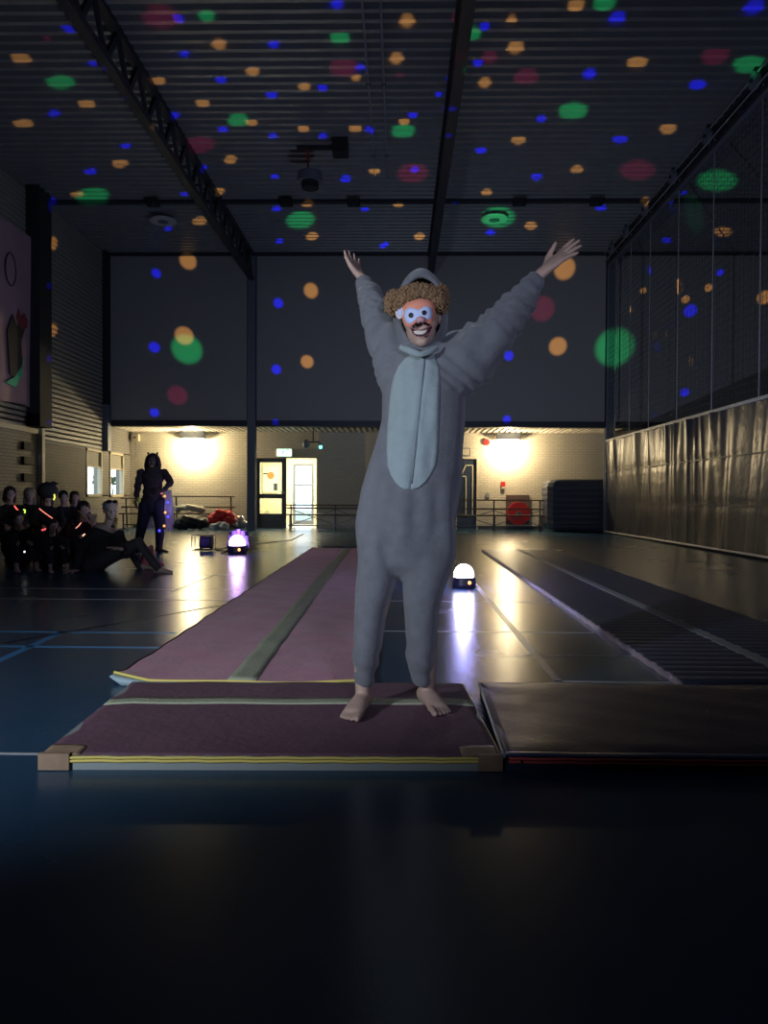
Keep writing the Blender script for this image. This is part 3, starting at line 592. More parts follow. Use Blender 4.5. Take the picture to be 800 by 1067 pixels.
def gym_mat(x0, x1, y0, y1, top, piping, lab, band=None, xs=0.0, body=None):
    t = thing('gym_mat', ((x0+x1)/2, (y0+y1)/2, 0), lab, 'mat')
    th = .052
    rnd = lambda u, v: min(1, 8*min(u, 1-u, v*.8, (1-v)*.8)+.55)
    fn = lambda u, v, dz=0: Vector((x0+(x1-x0)*u+xs*v, y0+(y1-y0)*v, .004+th*(.86+.14*min(1, 14*min(u, 1-u), 10*min(v, 1-v)))+.0016*math.sin(u*21+v*6)*math.sin(v*17)+dz))
    sheet(lambda u, v: fn(u, v), 50, 36, .012).build('cover', top, t, True)
    MB().add([fn(0,0)*1, fn(1,0), fn(1,1), fn(0,1)]+[Vector((fn(*q).x, fn(*q).y, .0)) for q in ((0,0),(1,0),(1,1),(0,1))], [(0,1,2,3),(4,7,6,5),(0,4,5,1),(1,5,6,2),(2,6,7,3),(3,7,4,0)]).build('core', body, t)
    for z, nm in ((.042, 'piping'), (.031, 'piping')):
        edge_line([(x0-.003, y0+.02, z), (x0+.02, y0-.004, z)]+[(x0+(x1-x0)*k/30, y0-.005, z+.0012*math.sin(k*2.1)) for k in range(1, 30)]+[(x1-.02, y0-.004, z), (x1+.003, y0+.02, z), (x1+xs+.003, y1-.01, z)], .0052, piping, nm, t)
    if band:
        sheet(lambda u, v: fn(u, band[0]+(band[1]-band[0])*v, .0015), 50, 3, .003).build('band', M_grn, t, True)
    return t, fn
CX0, CX1 = -1.17, .322
t, fnA = gym_mat(CX0, CX1, 2.47, 3.46, M_redg, M_yel, 'red gym mat with brown corners under the feet of the performer', (.60, .70), -.02, mat('grey_mat_side', (.30,.34,.34), .7))
for cx, sx in ((CX0, 1), (CX1, -1)):
    sheet(lambda u, v: fnA((0 if sx > 0 else 1)+sx*.085*u, .0+.10*v*(1-u*.3), .002), 6, 6, .004).build('leather_corner', M_leather, t, True)
    MB().box(min(cx-.004*sx, cx+.075*sx), max(cx-.004*sx, cx+.095*sx), 2.457, 2.475, .003, .056).build('leather_corner', M_leather, t)
M_vmat = mat('dark_vinyl_mat', (.10, .065, .09), .45, noise=.2, nscale=3, bump=.15, bscale=9)
t.rotation_euler.z = math.radians(1.5)
t, fnB = gym_mat(CX1+.027, CX1+1.54, 2.49, 3.49, M_vmat, mat('red_piping', (.80, .12, .12), .5), 'dark vinyl gym mat with red piping, right of the red gym mat', None, .022, mat('navy_mat_side', (.03,.045,.10), .5))
sheet(lambda u, v: fnB(u, .0+.035*v, .0016), 50, 3, .003).build('front_binding', mat('navy_binding', (.02,.06,.17), .5), t, True)
edge_line([tuple(fnB(.0, k/20, -.002)+Vector((-.004,0,0))) for k in range(21)], .006, mat('white_binding', (.55,.55,.56), .5), 'side_binding', t)
tg = MB().tube([(CX1+.08, 2.486, .034), (CX1+.08, 2.478, .034)], .005, 8).build('rivet', M_black, t)
# long red tumbling runner
t = thing('tumbling_runner', (-.8, 8, 0), 'long red tumbling runner with a grey-green centre stripe', 'mat')
def rf(u, v, dz=0):
    y = 3.60+9.6*v; cxr = -.735-.155*v; x = cxr+(u-.5)*(1.22-.02*v)
    z = .026+dz+.004*math.sin(x*13+y*3.1)*math.sin(y*5.3)+.003*math.sin(y*13+x*9)+ .006*max(0, 1-abs(u-.23)/.12)*abs(math.sin(y*3.3))**6
    if v < .02: z += .030*(1-v/.02)*max(0, (1-u*7)) ; y += 0
    if v < .004: y -= .05*math.sin(math.pi*u)*1.0
    return Vector((x, y, z))
sheet(rf, 60, 420, .016).build('carpet', M_redc, t, True)
sheet(lambda u, v: rf(.445+.11*u, .002+.997*v, .0032), 4, 420, .003).build('centre_stripe', M_grn, t, True)
edge_line([tuple(rf(k/50, 0)+Vector((0, -.006, .0))) for k in range(51)], .0075, M_yel, 'piping', t)
edge_line([tuple(rf(0, k/160)+Vector((-.006, 0, -.003))) for k in range(161)], .008, mat('dark_edge', (.05,.03,.02), .8), 'side_binding', t)
mb = MB(); V = []
for k in range(21):
    u = k/20*.30; a = rf(u, 0); V += [a+Vector((0, -.01, -.006)), a+Vector((.02-.03*(1-k/20), -.035*(1-k/20)-.01, -.012)), Vector((a.x+.05*(1-k/20), a.y-.04*(1-k/20)-.01, .003)), Vector((a.x, a.y+.02, .003))]
mb.add(V, [(4*i+j, 4*i+(j+1)%4, 4*i+4+(j+1)%4, 4*i+4+j) for i in range(20) for j in range(4)]+[(3,2,1,0),(80,81,82,83)]).build('turned_underside', M_under, t, True)
edge_line([(-1.30, 13.18, .03), (-.4, 13.18, .03)], .02, M_dark, 'end_binding', t)
# ribbed navy roll-out mat
t = thing('roll_out_mat', (1.93, 8, 0), 'long ribbed navy roll-out mat with a pale stripe on the right', 'mat')
M_navy = mat('navy_foam', (.08, .085, .15), .36, spec=.9, noise=.25, nscale=4)
M_wstripe = mat('pale_stripe', (.50, .52, .50), .6, noise=.1)
def rib_profile(y0, y1, p=.115):
    pr_ = []; y = y0
    while y < y1-.01:
        for q in range(5): pr_.append((y+p*q/5, .031+.007*math.sin(math.pi*(q+.01)/5)))
        y += p
    pr_.append((y, .03)); return pr_
rp = rib_profile(3.62, 12.9)
def ribsheet(xa, xb, dz=0, base=.0):
    n = len(rp); V = []
    for y, z in rp:
        sk = 1.33+.06*(y-3.6)/9.3-1.33+.004*math.sin(y*27)
        V += [(xa+sk, y, z+dz), (xb+sk, y, z+dz), (xb+sk, y, base), (xa+sk, y, base)]
    return MB().add(V, [(4*i+j, 4*i+(j+1)%4, 4*i+4+(j+1)%4, 4*i+4+j) for i in range(n-1) for j in range(4)]+[(3,2,1,0), tuple(4*(n-1)+j for j in range(4))])
ribsheet(1.335, 2.53).build('ribbed_foam', M_navy, t); ribsheet(1.885, 1.965, .003, .02).build('centre_stripe', M_wstripe, t)
ribsheet(1.325, 1.337, -.004, .0).build('side_binding', mat('pinkish_binding', (.52,.42,.48), .4), t)
edge_line([(1.41, 3.60, .02), (2.5, 3.60, .02)], .008, M_dark, 'end_binding', t)
# ---------------------------------------------------------------- disco lamps and cable reel
def disco(c, lab, s, col, strength, withhood):
    t = thing('disco_lamp', (c.x, c.y, 0), lab, 'lamp', 'disco dome lamps')
    x, y = c.x, c.y
    MB().tube([(x, y, 0), (x, y, .03*s), (x, y, .11*s)], [.12*s, .13*s, .12*s], 20).build('base', mat('lamp_base', (.04,.03,.10), .4), t)
    b = MB().ball((x, y, .13*s), (.105*s, .105*s, .115*s), 24, 14).build('dome', mat('lit_dome_'+lab[:5], col, .3, emit=strength, ecol=col), t, True)
    MB().ball((x+.05*s, y-.115*s, .06*s), .018*s, 8, 6).build('indicator', mat('amber_led', (1,.4,.1), .4, emit=4), t)
    if withhood:
        mb = MB()
        for k in range(7): a = math.pi*k/6; mb.rbox(x-.15*math.cos(a)-.04, x-.15*math.cos(a)+.04, y+.09, y+.16, .08+.20*math.sin(a), .18+.20*math.sin(a), .02)
        mb.rbox(x-.15, x+.15, y+.11, y+.19, .03, .34, .06); mb.build('stand_frame', mat('lamp_frame', (.05,.03,.13), .5), t)
    return t
disco(DA, 'white glowing dome lamp on the floor right of the performer', .95, (.82, .86, 1), 26, False)
disco(DB, 'violet-white dome lamp on the floor left of the long runner', 1.2, (.86, .62, 1), 16, True)
p = atZ(212, 574, 0); x, y = p.x, p.y
t = thing('cable_reel', (x, y, 0), 'small cable reel in a tubular frame beside the violet dome lamp', 'cable reel')
for sy in (-.1, .1): MB().tube([(x-.17, y+sy, .02), (x+.17, y+sy, .02), (x+.17, y+sy, .26), (x-.17, y+sy, .26)], .012, 6, True).build('frame', M_tube, t)
MB().tube([(x-.03, y, .14), (x+.13, y, .14)], .10, 16).build('drum', mat('blue_drum', (.06,.04,.16), .5), t)
for s_ in (-.04, .13): MB().tube([(x+s_, y, .14), (x+s_+.012, y, .14)], .125, 18).build('flange', M_black, t)
q = MB().tube([(x+.14, y, .1), (x+.22, y-.05, .015), (x+.45, y-.15, .01), (DB.x-.25, DB.y-.02, .01), (DB.x-.12, DB.y, .03)], .009, 6).build('power_cable', M_black, None, True); tag(q, 'black cable running from the cable reel to the violet dome lamp', 'cable')
q = MB().tube([(x+.1, y+.1, .01), (x+.3, y+1.2, .01), (x+1.0, y+3.2, .01), (x+.9, y+6, .01)], .009, 6).build('mains_cable', mat('pale_cable', (.5,.48,.45), .5), None, True); tag(q, 'pale cable running from the cable reel towards the back wall', 'cable')
# ---------------------------------------------------------------- people
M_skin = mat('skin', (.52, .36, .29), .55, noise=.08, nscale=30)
def hand(mb, w, d, pn, th, s=1.0, curl=.15, spread=.22, r=.0085):
    """w wrist, d finger direction, pn palm normal (palm side), th thumb side; adult hand of .185*s"""
    w = Vector(w); d = Vector(d).normalized(); pn = Vector(pn); pn = (pn-d*pn.dot(d)).normalized(); sd = d.cross(pn).normalized()
    if sd.dot(Vector(th)) < 0: sd = -sd
    mb.loft([(w-d*.02*s, .026*s, .020*s), (w+d*.02*s, .030*s, .019*s), (w+d*.06*s, .040*s, .016*s), (w+d*.090*s, .041*s, .013*s)], side=tuple(sd), n=14)
    for i, (o, L) in enumerate(((.030, .072), (.010, .082), (-.011, .076), (-.031, .058))):
        b = w+d*.088*s+sd*o*s; f = (d+sd*(spread*(1.2-i*.8))).normalized(); p = [b-f*.015*s, b]; dr = f
        for k, q in enumerate((.45, .30, .25)):
            dr = (dr+pn*curl*(1+.3*k+.15*i)).normalized(); p.append(p[-1]+dr*L*s*q)
        mb.tube(p, [r*1.15*s, r*1.15*s, r*1.05*s, r*.95*s, r*.75*s], 8); mb.ball(p[-1], r*.76*s, 8, 6)
    b = w+d*.025*s+sd*.022*s; t1 = (d*.7+sd*.9+pn*.25).normalized(); t2 = (d*1.0+sd*.45+pn*.25).normalized()
    mb.tube([b, b+t1*.038*s, b+t1*.038*s+t2*.030*s, b+t1*.038*s+t2*.055*s], [.016*s, .013*s, .0105*s, .008*s], 8); mb.ball(b+t1*.038*s+t2*.055*s, .0082*s, 8, 6)
def foot(mb, ankle, toe, s=1.0, bare=True, zf=0.0):
    a = Vector(ankle); t = Vector(toe); d = Vector((t.x-a.x, t.y-a.y, 0)).normalized(); sd = Vector((d.y, -d.x, 0)); L = .245*s
    heel = Vector((a.x, a.y, zf))-d*.055*s
    mb.loft([(heel+Vector((0,0,.032*s)), .028*s, .030*s), (heel+d*.05*s+Vector((0,0,.040*s)), .033*s, .040*s), (heel+d*.12*s+Vector((0,0,.032*s)), .037*s, .031*s), (heel+d*.175*s+Vector((0,0,.021*s)), .043*s, .020*s)], side=tuple(sd), n=14)
    if bare:
        return heel, d, sd
    mb.loft([(heel+d*.16*s+Vector((0,0,.024*s)), .043*s, .023*s), (heel+d*.225*s+Vector((0,0,.016*s)), .034*s, .015*s)], side=tuple(sd), n=14)
    return heel, d, sd
def toes(mb, heel, d, sd, big, s=1.0):
    for i, (o, L, r) in enumerate(((.030, .062, .0135), (.010, .056, .0100), (-.007, .048, .0092), (-.022, .039, .0085), (-.036, .028, .0080))):
        b = heel+d*.175*s+sd*o*big*s; dd = (d+sd*big*(.05-.05*i)).normalized()
        z = r*s
        mb.tube([Vector((b.x, b.y, heel.z+.019*s)), b+dd*L*.5*s+Vector((0,0,z+.006*s)), b+dd*L*.82*s+Vector((0,0,z*1.05)), b+dd*L*1.0*s+Vector((0,0,z))], [r*1.1*s, r*.95*s, r*s, r*.8*s], 8); mb.ball(b+dd*L*1.0*s+Vector((0,0,z)), r*.85*s, 8, 6)
def head(mb, c, fwd, up=(0,0,1), s=1.0, nose=True):
    c = Vector(c); f = Vector(fwd).normalized(); u = Vector(up); u = (u-f*u.dot(f)).normalized(); r = f.cross(u)
    M = Matrix((r, f, u)).transposed()
    P_ = lambda x, y, z: c+M@Vector((x*s, y*s, z*s))
    mb.ball(P_(0, -.01, .025), (.074*s, .092*s, .092*s), 20, 14, M); mb.ball(P_(0, .022, -.035), (.056*s, .062*s, .074*s), 18, 12, M); mb.ball(P_(0, .052, -.088), (.026*s, .024*s, .022*s), 12, 8, M)
    mb.ball(P_(0, .073, .022), (.05*s, .016*s, .012*s), 12, 8, M)
    for q in (-1, 1):
        mb.ball(P_(.078*q, -.008, -.005), (.008*s, .018*s, .030*s), 10, 8, M); mb.ball(P_(.036*q, .050, -.028), (.024*s, .026*s, .024*s), 12, 8, M)
    if nose: mb.loft([(P_(0, .078, .010), .010*s, .010*s), (P_(0, .095, -.022), .014*s, .013*s)], side=tuple(r), n=10)
    return P_, M
# ---- the performer -------------------------------------------------------
YP = 3.05
Z0 = .056                                   # top of the mat
def q_(px, py, Y=YP): return atY(px, py, Y)
k_ = YP/800
SHL, ELL, WRL, TIL = q_(410, 377, 3.06), q_(387, 331, 3.22), q_(377, 290, 3.36), q_(366, 271, 3.42)
SHR, ELR, WRR, TIR = q_(474, 376, 3.04), q_(523, 331, 3.0), q_(565, 284, 2.98), q_(603, 252, 2.93)
HC = q_(438, 333, 3.0)
ANL = Vector(atZ(378, 739, Z0)); ANR = Vector(atZ(445, 734, Z0)); TOL = atZ(360, 755, Z0); TOR = atZ(463, 748, Z0)
perf = MB()
fwd = Vector((-.03, -1, -.02)); up = Vector((-.06, 0, 1))
PH, MH = head(perf, HC, fwd, up, 1.05, nose=False)
perf.loft([(q_(424, 540), .13, .10), (q_(431, 470), .115, .085), (q_(438, 410), .14, .10), (q_(440, 382), .11, .07)], n=20)
perf.loft([(q_(440, 385), .06, .055), (q_(439, 350, 3.03), .052, .052)], n=14)
for a, b, c in ((SHL, ELL, WRL), (SHR, ELR, WRR)):
    perf.loft([(a, .045, .045), ((a+b)/2, .042, .042), (b, .036, .036), ((b+c)/2, .034, .034), (c, .025, .023)], side=(0,1,0), n=14)
for hp, kn, an in ((q_(403, 560), q_(387, 645, 3.02), ANL), (q_(447, 560), q_(440, 645, 3.05), ANR)):
    perf.loft([(hp, .08, .08), (kn, .055, .06), (Vector((an.x, an.y, .22)), .036, .042), (Vector((an.x, an.y, .13)), .030, .035), (Vector((an.x, an.y, .085)), .032, .040)], n=16)
h1 = foot(perf, ANL, TOL, 1.0, True, Z0); toes(perf, h1[0], h1[1], h1[2], (1 if h1[2].x > 0 else -1), 1.0)
h2 = foot(perf, ANR, TOR, 1.0, True, Z0); toes(perf, h2[0], h2[1], h2[2], (-1 if h2[2].x > 0 else 1), 1.0)
hand(perf, WRL, TIL-WRL, (.6, -.5, .3), (-1, -.2, .3), .95, .10, .16)
hand(perf, WRR, (TIR-WRR)+Vector((0,-.02,0)), (-.50, -.55, .62), (0, 1, .2), 1.02, -.05, .30)
person = link('person', remesh(perf, .0052, 2), M_skin, None, True)
tag(person, 'barefoot person in a grey animal onesie and paper mask, arms raised, on the red mat', 'person')
# fingernails and teeth are too small; mouth built as pieces on the face
def onface(x, z, dy=0): return PH(x, .09+dy, z)
# ---- onesie
M_suit = mat('grey_fleece', (.150, .158, .178), .95, noise=.28, nscale=22, bump=.35, bscale=260, sheen=.3)
suit = MB()
W = lambda w: w*k_/2
secs = [(q_(440, 362, 3.03), W(46), .075), (q_(440, 373, 3.04), W(70), .10), (q_(442, 386), W(86), .125), (q_(443, 402), W(87), .135), (q_(441, 440), W(86), .138), (q_(435, 480), W(94), .142), (q_(427, 520), W(103), .148), (q_(423, 552), W(102), .145), (q_(420, 574), W(96), .13)]
suit.loft(secs, n=28)
suit.loft([(q_(399, 550), W(52), .125), (q_(393, 592), W(47), .115), (q_(386, 636, 3.03), W(35), .10), (q_(382, 673, 3.01), W(30), .088), (q_(380, 690, 3.0), W(28), .080)], n=22)
suit.loft([(q_(448, 550), W(56), .125), (q_(443.5, 592), W(54), .115), (q_(439, 636), W(37), .10), (q_(439, 673), W(31), .088), (q_(438, 691), W(29), .080)], n=22)
suit.loft([(q_(380, 688, 3.0), W(24), .062), (q_(380.5, 706, 3.0), W(22), .056)], n=18); suit.loft([(q_(438.5, 690), W(24), .062), (q_(440, 707), W(20), .056)], n=18)
suit.loft([(q_(420, 392, 3.06), .095, .10), (q_(407, 366, 3.10), .078, .08), (q_(392, 334, 3.20), .062, .062), (q_(384, 308, 3.29), .049, .05), (q_(379.5, 296, 3.34), .034, .036)], side=(0,1,0), n=20)
suit.loft([(q_(462, 392, 3.05), .115, .13), (q_(490, 372, 3.03), .10, .115), (q_(513, 350, 3.01), .088, .085), (q_(536, 322, 3.0), .070, .066), (q_(554, 299, 2.985), .050, .048), (q_(560, 290, 2.98), .034, .034)], side=(0,1,0), n=20)
def wr(v):
    d = 0.0
    for S0, E0, sg in ((SHL, WRL, 1), (SHR, WRR, -1)):
        ax = E0-S0; L_ = ax.length; ax = ax/L_; t_ = (v-S0).dot(ax); 
        if -.12 < t_ < L_: 
            perp = (v-S0-ax*t_).length
            f_ = math.exp(-((t_-.12)/.16)**2) if t_ > .0 else math.exp(-(t_/.09)**2)
            if (v.z > 1.30): d += .0075*f_*math.sin(t_*95+5*math.sin(v.z*17+v.y*9+v.x*6)) + .003*math.sin(t_*150+v.y*25)*(1 if t_ > .2 else 0)
    if v.z < 1.25: d += .005*math.sin(v.x*38+2.2*math.sin(v.z*9))*math.exp(-((v.z-.66)/.2)**2)
    if v.z < .45: d += .005*math.sin(v.z*72+v.x*30)*math.exp(-((v.z-.2)/.10)**2)
    if .62 < v.z < 1.02 and v.y < 3.05: d += .0045*math.sin((v.x-.08)*(60+60*(v.z-.62)))*math.sin((v.z-.62)/.4*math.pi)
    d += .004*math.sin(v.x*19+v.z*7)*math.sin(v.z*13-v.y*11+v.x*5)
    return d
onesie_me = remesh(suit, .0085, 7, wr)
onesie = link('onesie', onesie_me, M_suit, person, True)
bvh = BVHTree.FromPolygons([v.co for v in onesie_me.vertices], [tuple(p.vertices) for p in onesie_me.polygons])
# belly panel laid over the suit
rowsP = [(369, 428, 452), (374, 421, 454), (381, 415, 457), (392, 410, 458), (405, 407, 458), (425, 405, 457.5), (450, 403, 457), (470, 402.5, 456), (485, 403.5, 454), (495, 407, 449), (502, 411, 444), (507, 416, 438), (510, 421, 432)]
V = []; nc_ = 26; zr = []
R_ = []
for i in range(len(rowsP)-1):
    a, b = rowsP[i], rowsP[i+1]; s_ = max(2, int((b[0]-a[0])/3))
    for k in range(s_): R_.append(tuple(a[j]+(b[j]-a[j])*k/s_ for j in range(3)))
R_.append(rowsP[-1])
for (py, xa, xb) in R_:
    for j in range(nc_+1):
        px = xa+(xb-xa)*j/nc_; d = ray(px, py); hit = bvh.ray_cast(C0+d*1.5, d)
        y_ = hit[0].y if hit[0] else 2.93
        seam = 443-(py-370)*.108
        zr.append(1); off = .010+.0035*math.sin(px*.35+py*.03)*math.sin(py*.06+1)-.007*math.exp(-((px-seam)/1.3)**2)
        if j in (0, nc_) or py in (369, 510): off = .003
        V.append(atY(px, py, y_-off))
m = nc_+1; nR = len(R_); nV = len(V); V2 = V+[v+Vector((0, .012, 0)) for v in V]
Fs = [(i*m+j, i*m+j+1, (i+1)*m+j+1, (i+1)*m+j) for i in range(nR-1) for j in range(nc_)]
Fs += [tuple(nV+q for q in f)[::-1] for f in Fs]
for i in range(nR-1): Fs += [(i*m, (i+1)*m, nV+(i+1)*m, nV+i*m), (i*m+nc_, nV+i*m+nc_, nV+(i+1)*m+nc_, (i+1)*m+nc_)]
M_belly = mat('pale_fleece', (.29, .36, .37), .95, noise=.15, nscale=25, bump=.3, bscale=260, sheen=.3)
MB().add(V2, Fs).build('belly_panel', M_belly, person, True)['label'] = 'pale blue-grey front panel with a zip seam'
zp = []
for py in range(372, 508, 4):
    px = 443-(py-370)*.108; d = ray(px, py); hit = bvh.ray_cast(C0+d*1.5, d); y_ = hit[0].y if hit[0] else 2.93; zp.append(atY(px, py, y_-.007))
MB().tube(zp, .0035, 6).build('zip', mat('grey_zip', (.14,.17,.18), .5), person, True)
# collar tie
MB().loft([(q_(417, 362, 2.93), .010, .006), (q_(428, 366, 2.895), .013, .007), (q_(437, 369.5, 2.885), .012, .007)], side=(0,0,1), n=12).build('collar', M_belly, person, True)
MB().loft([(q_(438, 369.5, 2.885), .011, .007), (q_(447, 367, 2.895), .011, .006), (q_(456, 362, 2.93), .009, .005)], side=(0,0,1), n=12).build('collar', M_belly, person, True)
# hood : ellipsoid shell open towards the front
def hood():
    c = q_(438.5, 327, 3.055); ax, ay, az = .108, .135, .165; V = []; n = 40; ths = [52+128*i/14 for i in range(15)]
    for lay in (0, 1):
        for th in ths:
            for j in range(n):
                a = 2*math.pi*j/n; t = math.radians(th); s_ = math.sin(t); k = 1-.09*lay
                x = s_*math.cos(a); z = s_*math.sin(a); y = -math.cos(t)
                zz = az*(1.0 if z > 0 else 1.12)*z; xx = ax*x*(1+.10*max(0, -z))
                peak = .014*max(0, z)**8
                wv = 1+.02*math.sin(a*5+th*.05)
                V.append(c+Vector((xx*k*wv, ay*y*k*.98, (zz+peak)*k)))
    N_ = len(ths)*n; Fs = []
    for lay in (0, 1):
        o_ = lay*N_
        for i in range(len(ths)-1):
            for j in range(n): f = (o_+i*n+j, o_+i*n+(j+1)%n, o_+(i+1)*n+(j+1)%n, o_+(i+1)*n+j); Fs.append(f)
    for j in range(n): Fs.append((j, (j+1)%n, N_+(j+1)%n, N_+j))
    return MB().add(V, Fs)
hd = hood().build('hood', M_suit, person, True)
edge = []
c = q_(438.5, 327, 3.055)
# fur band and ears of the hood
M_fur = mat('curly_brown_fur', (.27, .165, .085), .95, noise=.45, nscale=45)
def fur(fn, n, r, name, lab, seed):
    rd = random.Random(seed); mb = MB()
    for i in range(n):
        p, nn = fn(rd); a = rd.uniform(0, 6.28); t1 = nn.orthogonal().normalized(); t2 = nn.cross(t1); rr = r*rd.uniform(.7, 1.3); pts = []
        for k in range(6):
            b = a+k*1.15; pts.append(p+(t1*math.cos(b)+t2*math.sin(b))*rr*(1-.08*k)+nn*rr*.35*k)
        mb.tube(pts, [.0022, .0032, .0034, .0032, .0028, .0015], 5)
    return tag(mb.build(name, M_fur, person, True), kind='stuff')
def ball_fn(c_, r3):
    def f(rd):
        n_ = Vector((rd.gauss(0,1), rd.gauss(0,1)-.3, rd.gauss(0,1))).normalized(); return c_+Vector((n_.x*r3[0], n_.y*r3[1], n_.z*r3[2])), n_
    return f
eL, eR = q_(410.5, 316, 2.985), q_(459.5, 312, 2.985)
MB().ball(eL, (.026, .022, .040)).build('ear_core', M_fur, person, True); MB().ball(eR, (.022, .022, .046)).build('ear_core', M_fur, person, True)
fur(ball_fn(eL, (.028, .024, .043)), 260, .007, 'ear_fur', '', 1); fur(ball_fn(eR, (.022, .024, .048)), 230, .007, 'ear_fur', '', 2)
band = [q_(414, 318, 2.93), q_(419, 310, 2.91), q_(427, 305.5, 2.90), q_(437, 304, 2.895), q_(447, 305.5, 2.90), q_(455, 310, 2.91), q_(459, 318, 2.93)]
MB().tube(band, [.016, .020, .022, .023, .022, .020, .016], 10).build('fur_band_core', M_fur, person, True)
def band_fn(rd):
    t = rd.uniform(0, len(band)-1.001); i = int(t); p = band[i].lerp(band[i+1], t-i); n_ = Vector((rd.gauss(0,1)*.5, -abs(rd.gauss(0,1))-.1, rd.gauss(0,1))).normalized(); return p+n_*.022, n_
fur(band_fn, 620, .007, 'fur_band', '', 3)
# mask
def face_patch(pts, dy, th, name, m, ctr=(438, 326), lab=None):
    """outline in photo pixels turned into a thin curved card in front of the face"""
    n = len(pts); cx = sum(p[0] for p in pts)/n; cy = sum(p[1] for p in pts)/n; rings = [1, .66, .33]; V = []
    Yc = lambda px: 2.872+dy+((px-438)*k_)**2*5.2
    for r_ in rings:
        for x, y in pts: px = cx+(x-cx)*r_; py = cy+(y-cy)*r_; V.append(atY(px, py, Yc(px)))
    V.append(atY(cx, cy, Yc(cx))); N_ = len(V); e = N_-1
    Fs = [(i*n+j, i*n+(j+1)%n, (i+1)*n+(j+1)%n, (i+1)*n+j) for i in range(2) for j in range(n)]+[(2*n+j, 2*n+(j+1)%n, e) for j in range(n)]
    V += [v+Vector((0, th, 0)) for v in V]; Fs += [tuple(N_+q for q in f)[::-1] for f in Fs]+[(j, N_+j, N_+(j+1)%n, (j+1)%n) for j in range(n)]
    o = MB().add(V, Fs).build(name, m, person, True)
    if lab: o['label'] = lab
    return o
def ell(cx, cy, rx, ry, n=20, a0=0): return [(cx+rx*math.cos(2*math.pi*i/n), cy+ry*math.sin(2*math.pi*i/n)) for i in range(n)]
M_mask = mat('orange_mask_card', (.78, .30, .20), .6); M_pale = mat('pale_blue_card', (.55, .66, .95), .6); M_white = mat('ear_card', (.85, .70, .72), .6); M_pup = mat('black_pupil', (.004,.004,.004), .6)
face_patch([(418,322),(420,318),(424,315),(430,313),(438,311),(446,312.5),(451,315),(453.5,320),(453.5,327),(452,333),(449,338),(444,336),(440,334),(436,335),(431,338),(427,341),(423,340),(420,335),(418,329)], 0, .003, 'mask', M_mask, lab='orange paper animal mask')
face_patch(ell(416, 325.5, 4.2, 6.8), .0, .004, 'mask_ear', M_white); face_patch(ell(416.4, 325.5, 2.4, 4.4), -.003, .003, 'mask_ear_patch', M_pale)
face_patch([(421,327),(422,322.5),(426,320.5),(431,321),(435,323),(439,321.5),(442,319.5),(446,319),(449.5,321.5),(450.5,326.5),(449.5,331.5),(446,333),(443,331.5),(440.5,330.2),(437.5,330.5),(434,332),(431,335),(427,337.5),(423.5,336),(421.3,332)], -.003, .003, 'eye_patch', M_pale, lab='pale blue goggle-shaped eye patch')
face_patch(ell(428, 328.4, 2.5, 2.7, 16), -.006, .003, 'pupil', M_pup); face_patch(ell(441.8, 325.8, 2.4, 2.6, 16), -.006, .003, 'pupil', M_pup)
# nose of the mask, dark nostrils, open smiling mouth with teeth
MB().ball(q_(438, 333.5, 2.868), (.018, .016, .014), 14, 10).build('mask_nose', mat('mask_nose', (.62,.34,.36), .6), person, True)
for px, py in ((433, 338), (438, 336)): MB().ball(q_(px, py, 2.862), (.0055, .006, .0065), 10, 8).build('nostril', M_pup, person, True)
mouth = [(427,341),(432,343.5),(438,344),(444,342),(450,338.5),(450.5,342),(448,346.5),(444,349.5),(439,351),(434,350.5),(430,347.5)]
face_patch(mouth, -.006, .006, 'mouth', mat('dark_mouth', (.05,.012,.018), .5), lab='dark open smiling mouth')
face_patch([(430.5,345),(435,344.3),(440,344.6),(445,343),(444.5,346),(441,348.3),(436,348.6),(432,347.6)], -.009, .003, 'teeth', mat('teeth', (.72,.64,.55), .35))
for k, y_ in enumerate((0,)): MB().tube([q_(x, y, 2.864+((x-438)*k_)**2*5.2) for x, y in mouth], .0018, 6, True).build('lips', mat('lips', (.33,.14,.15), .5), person, True)

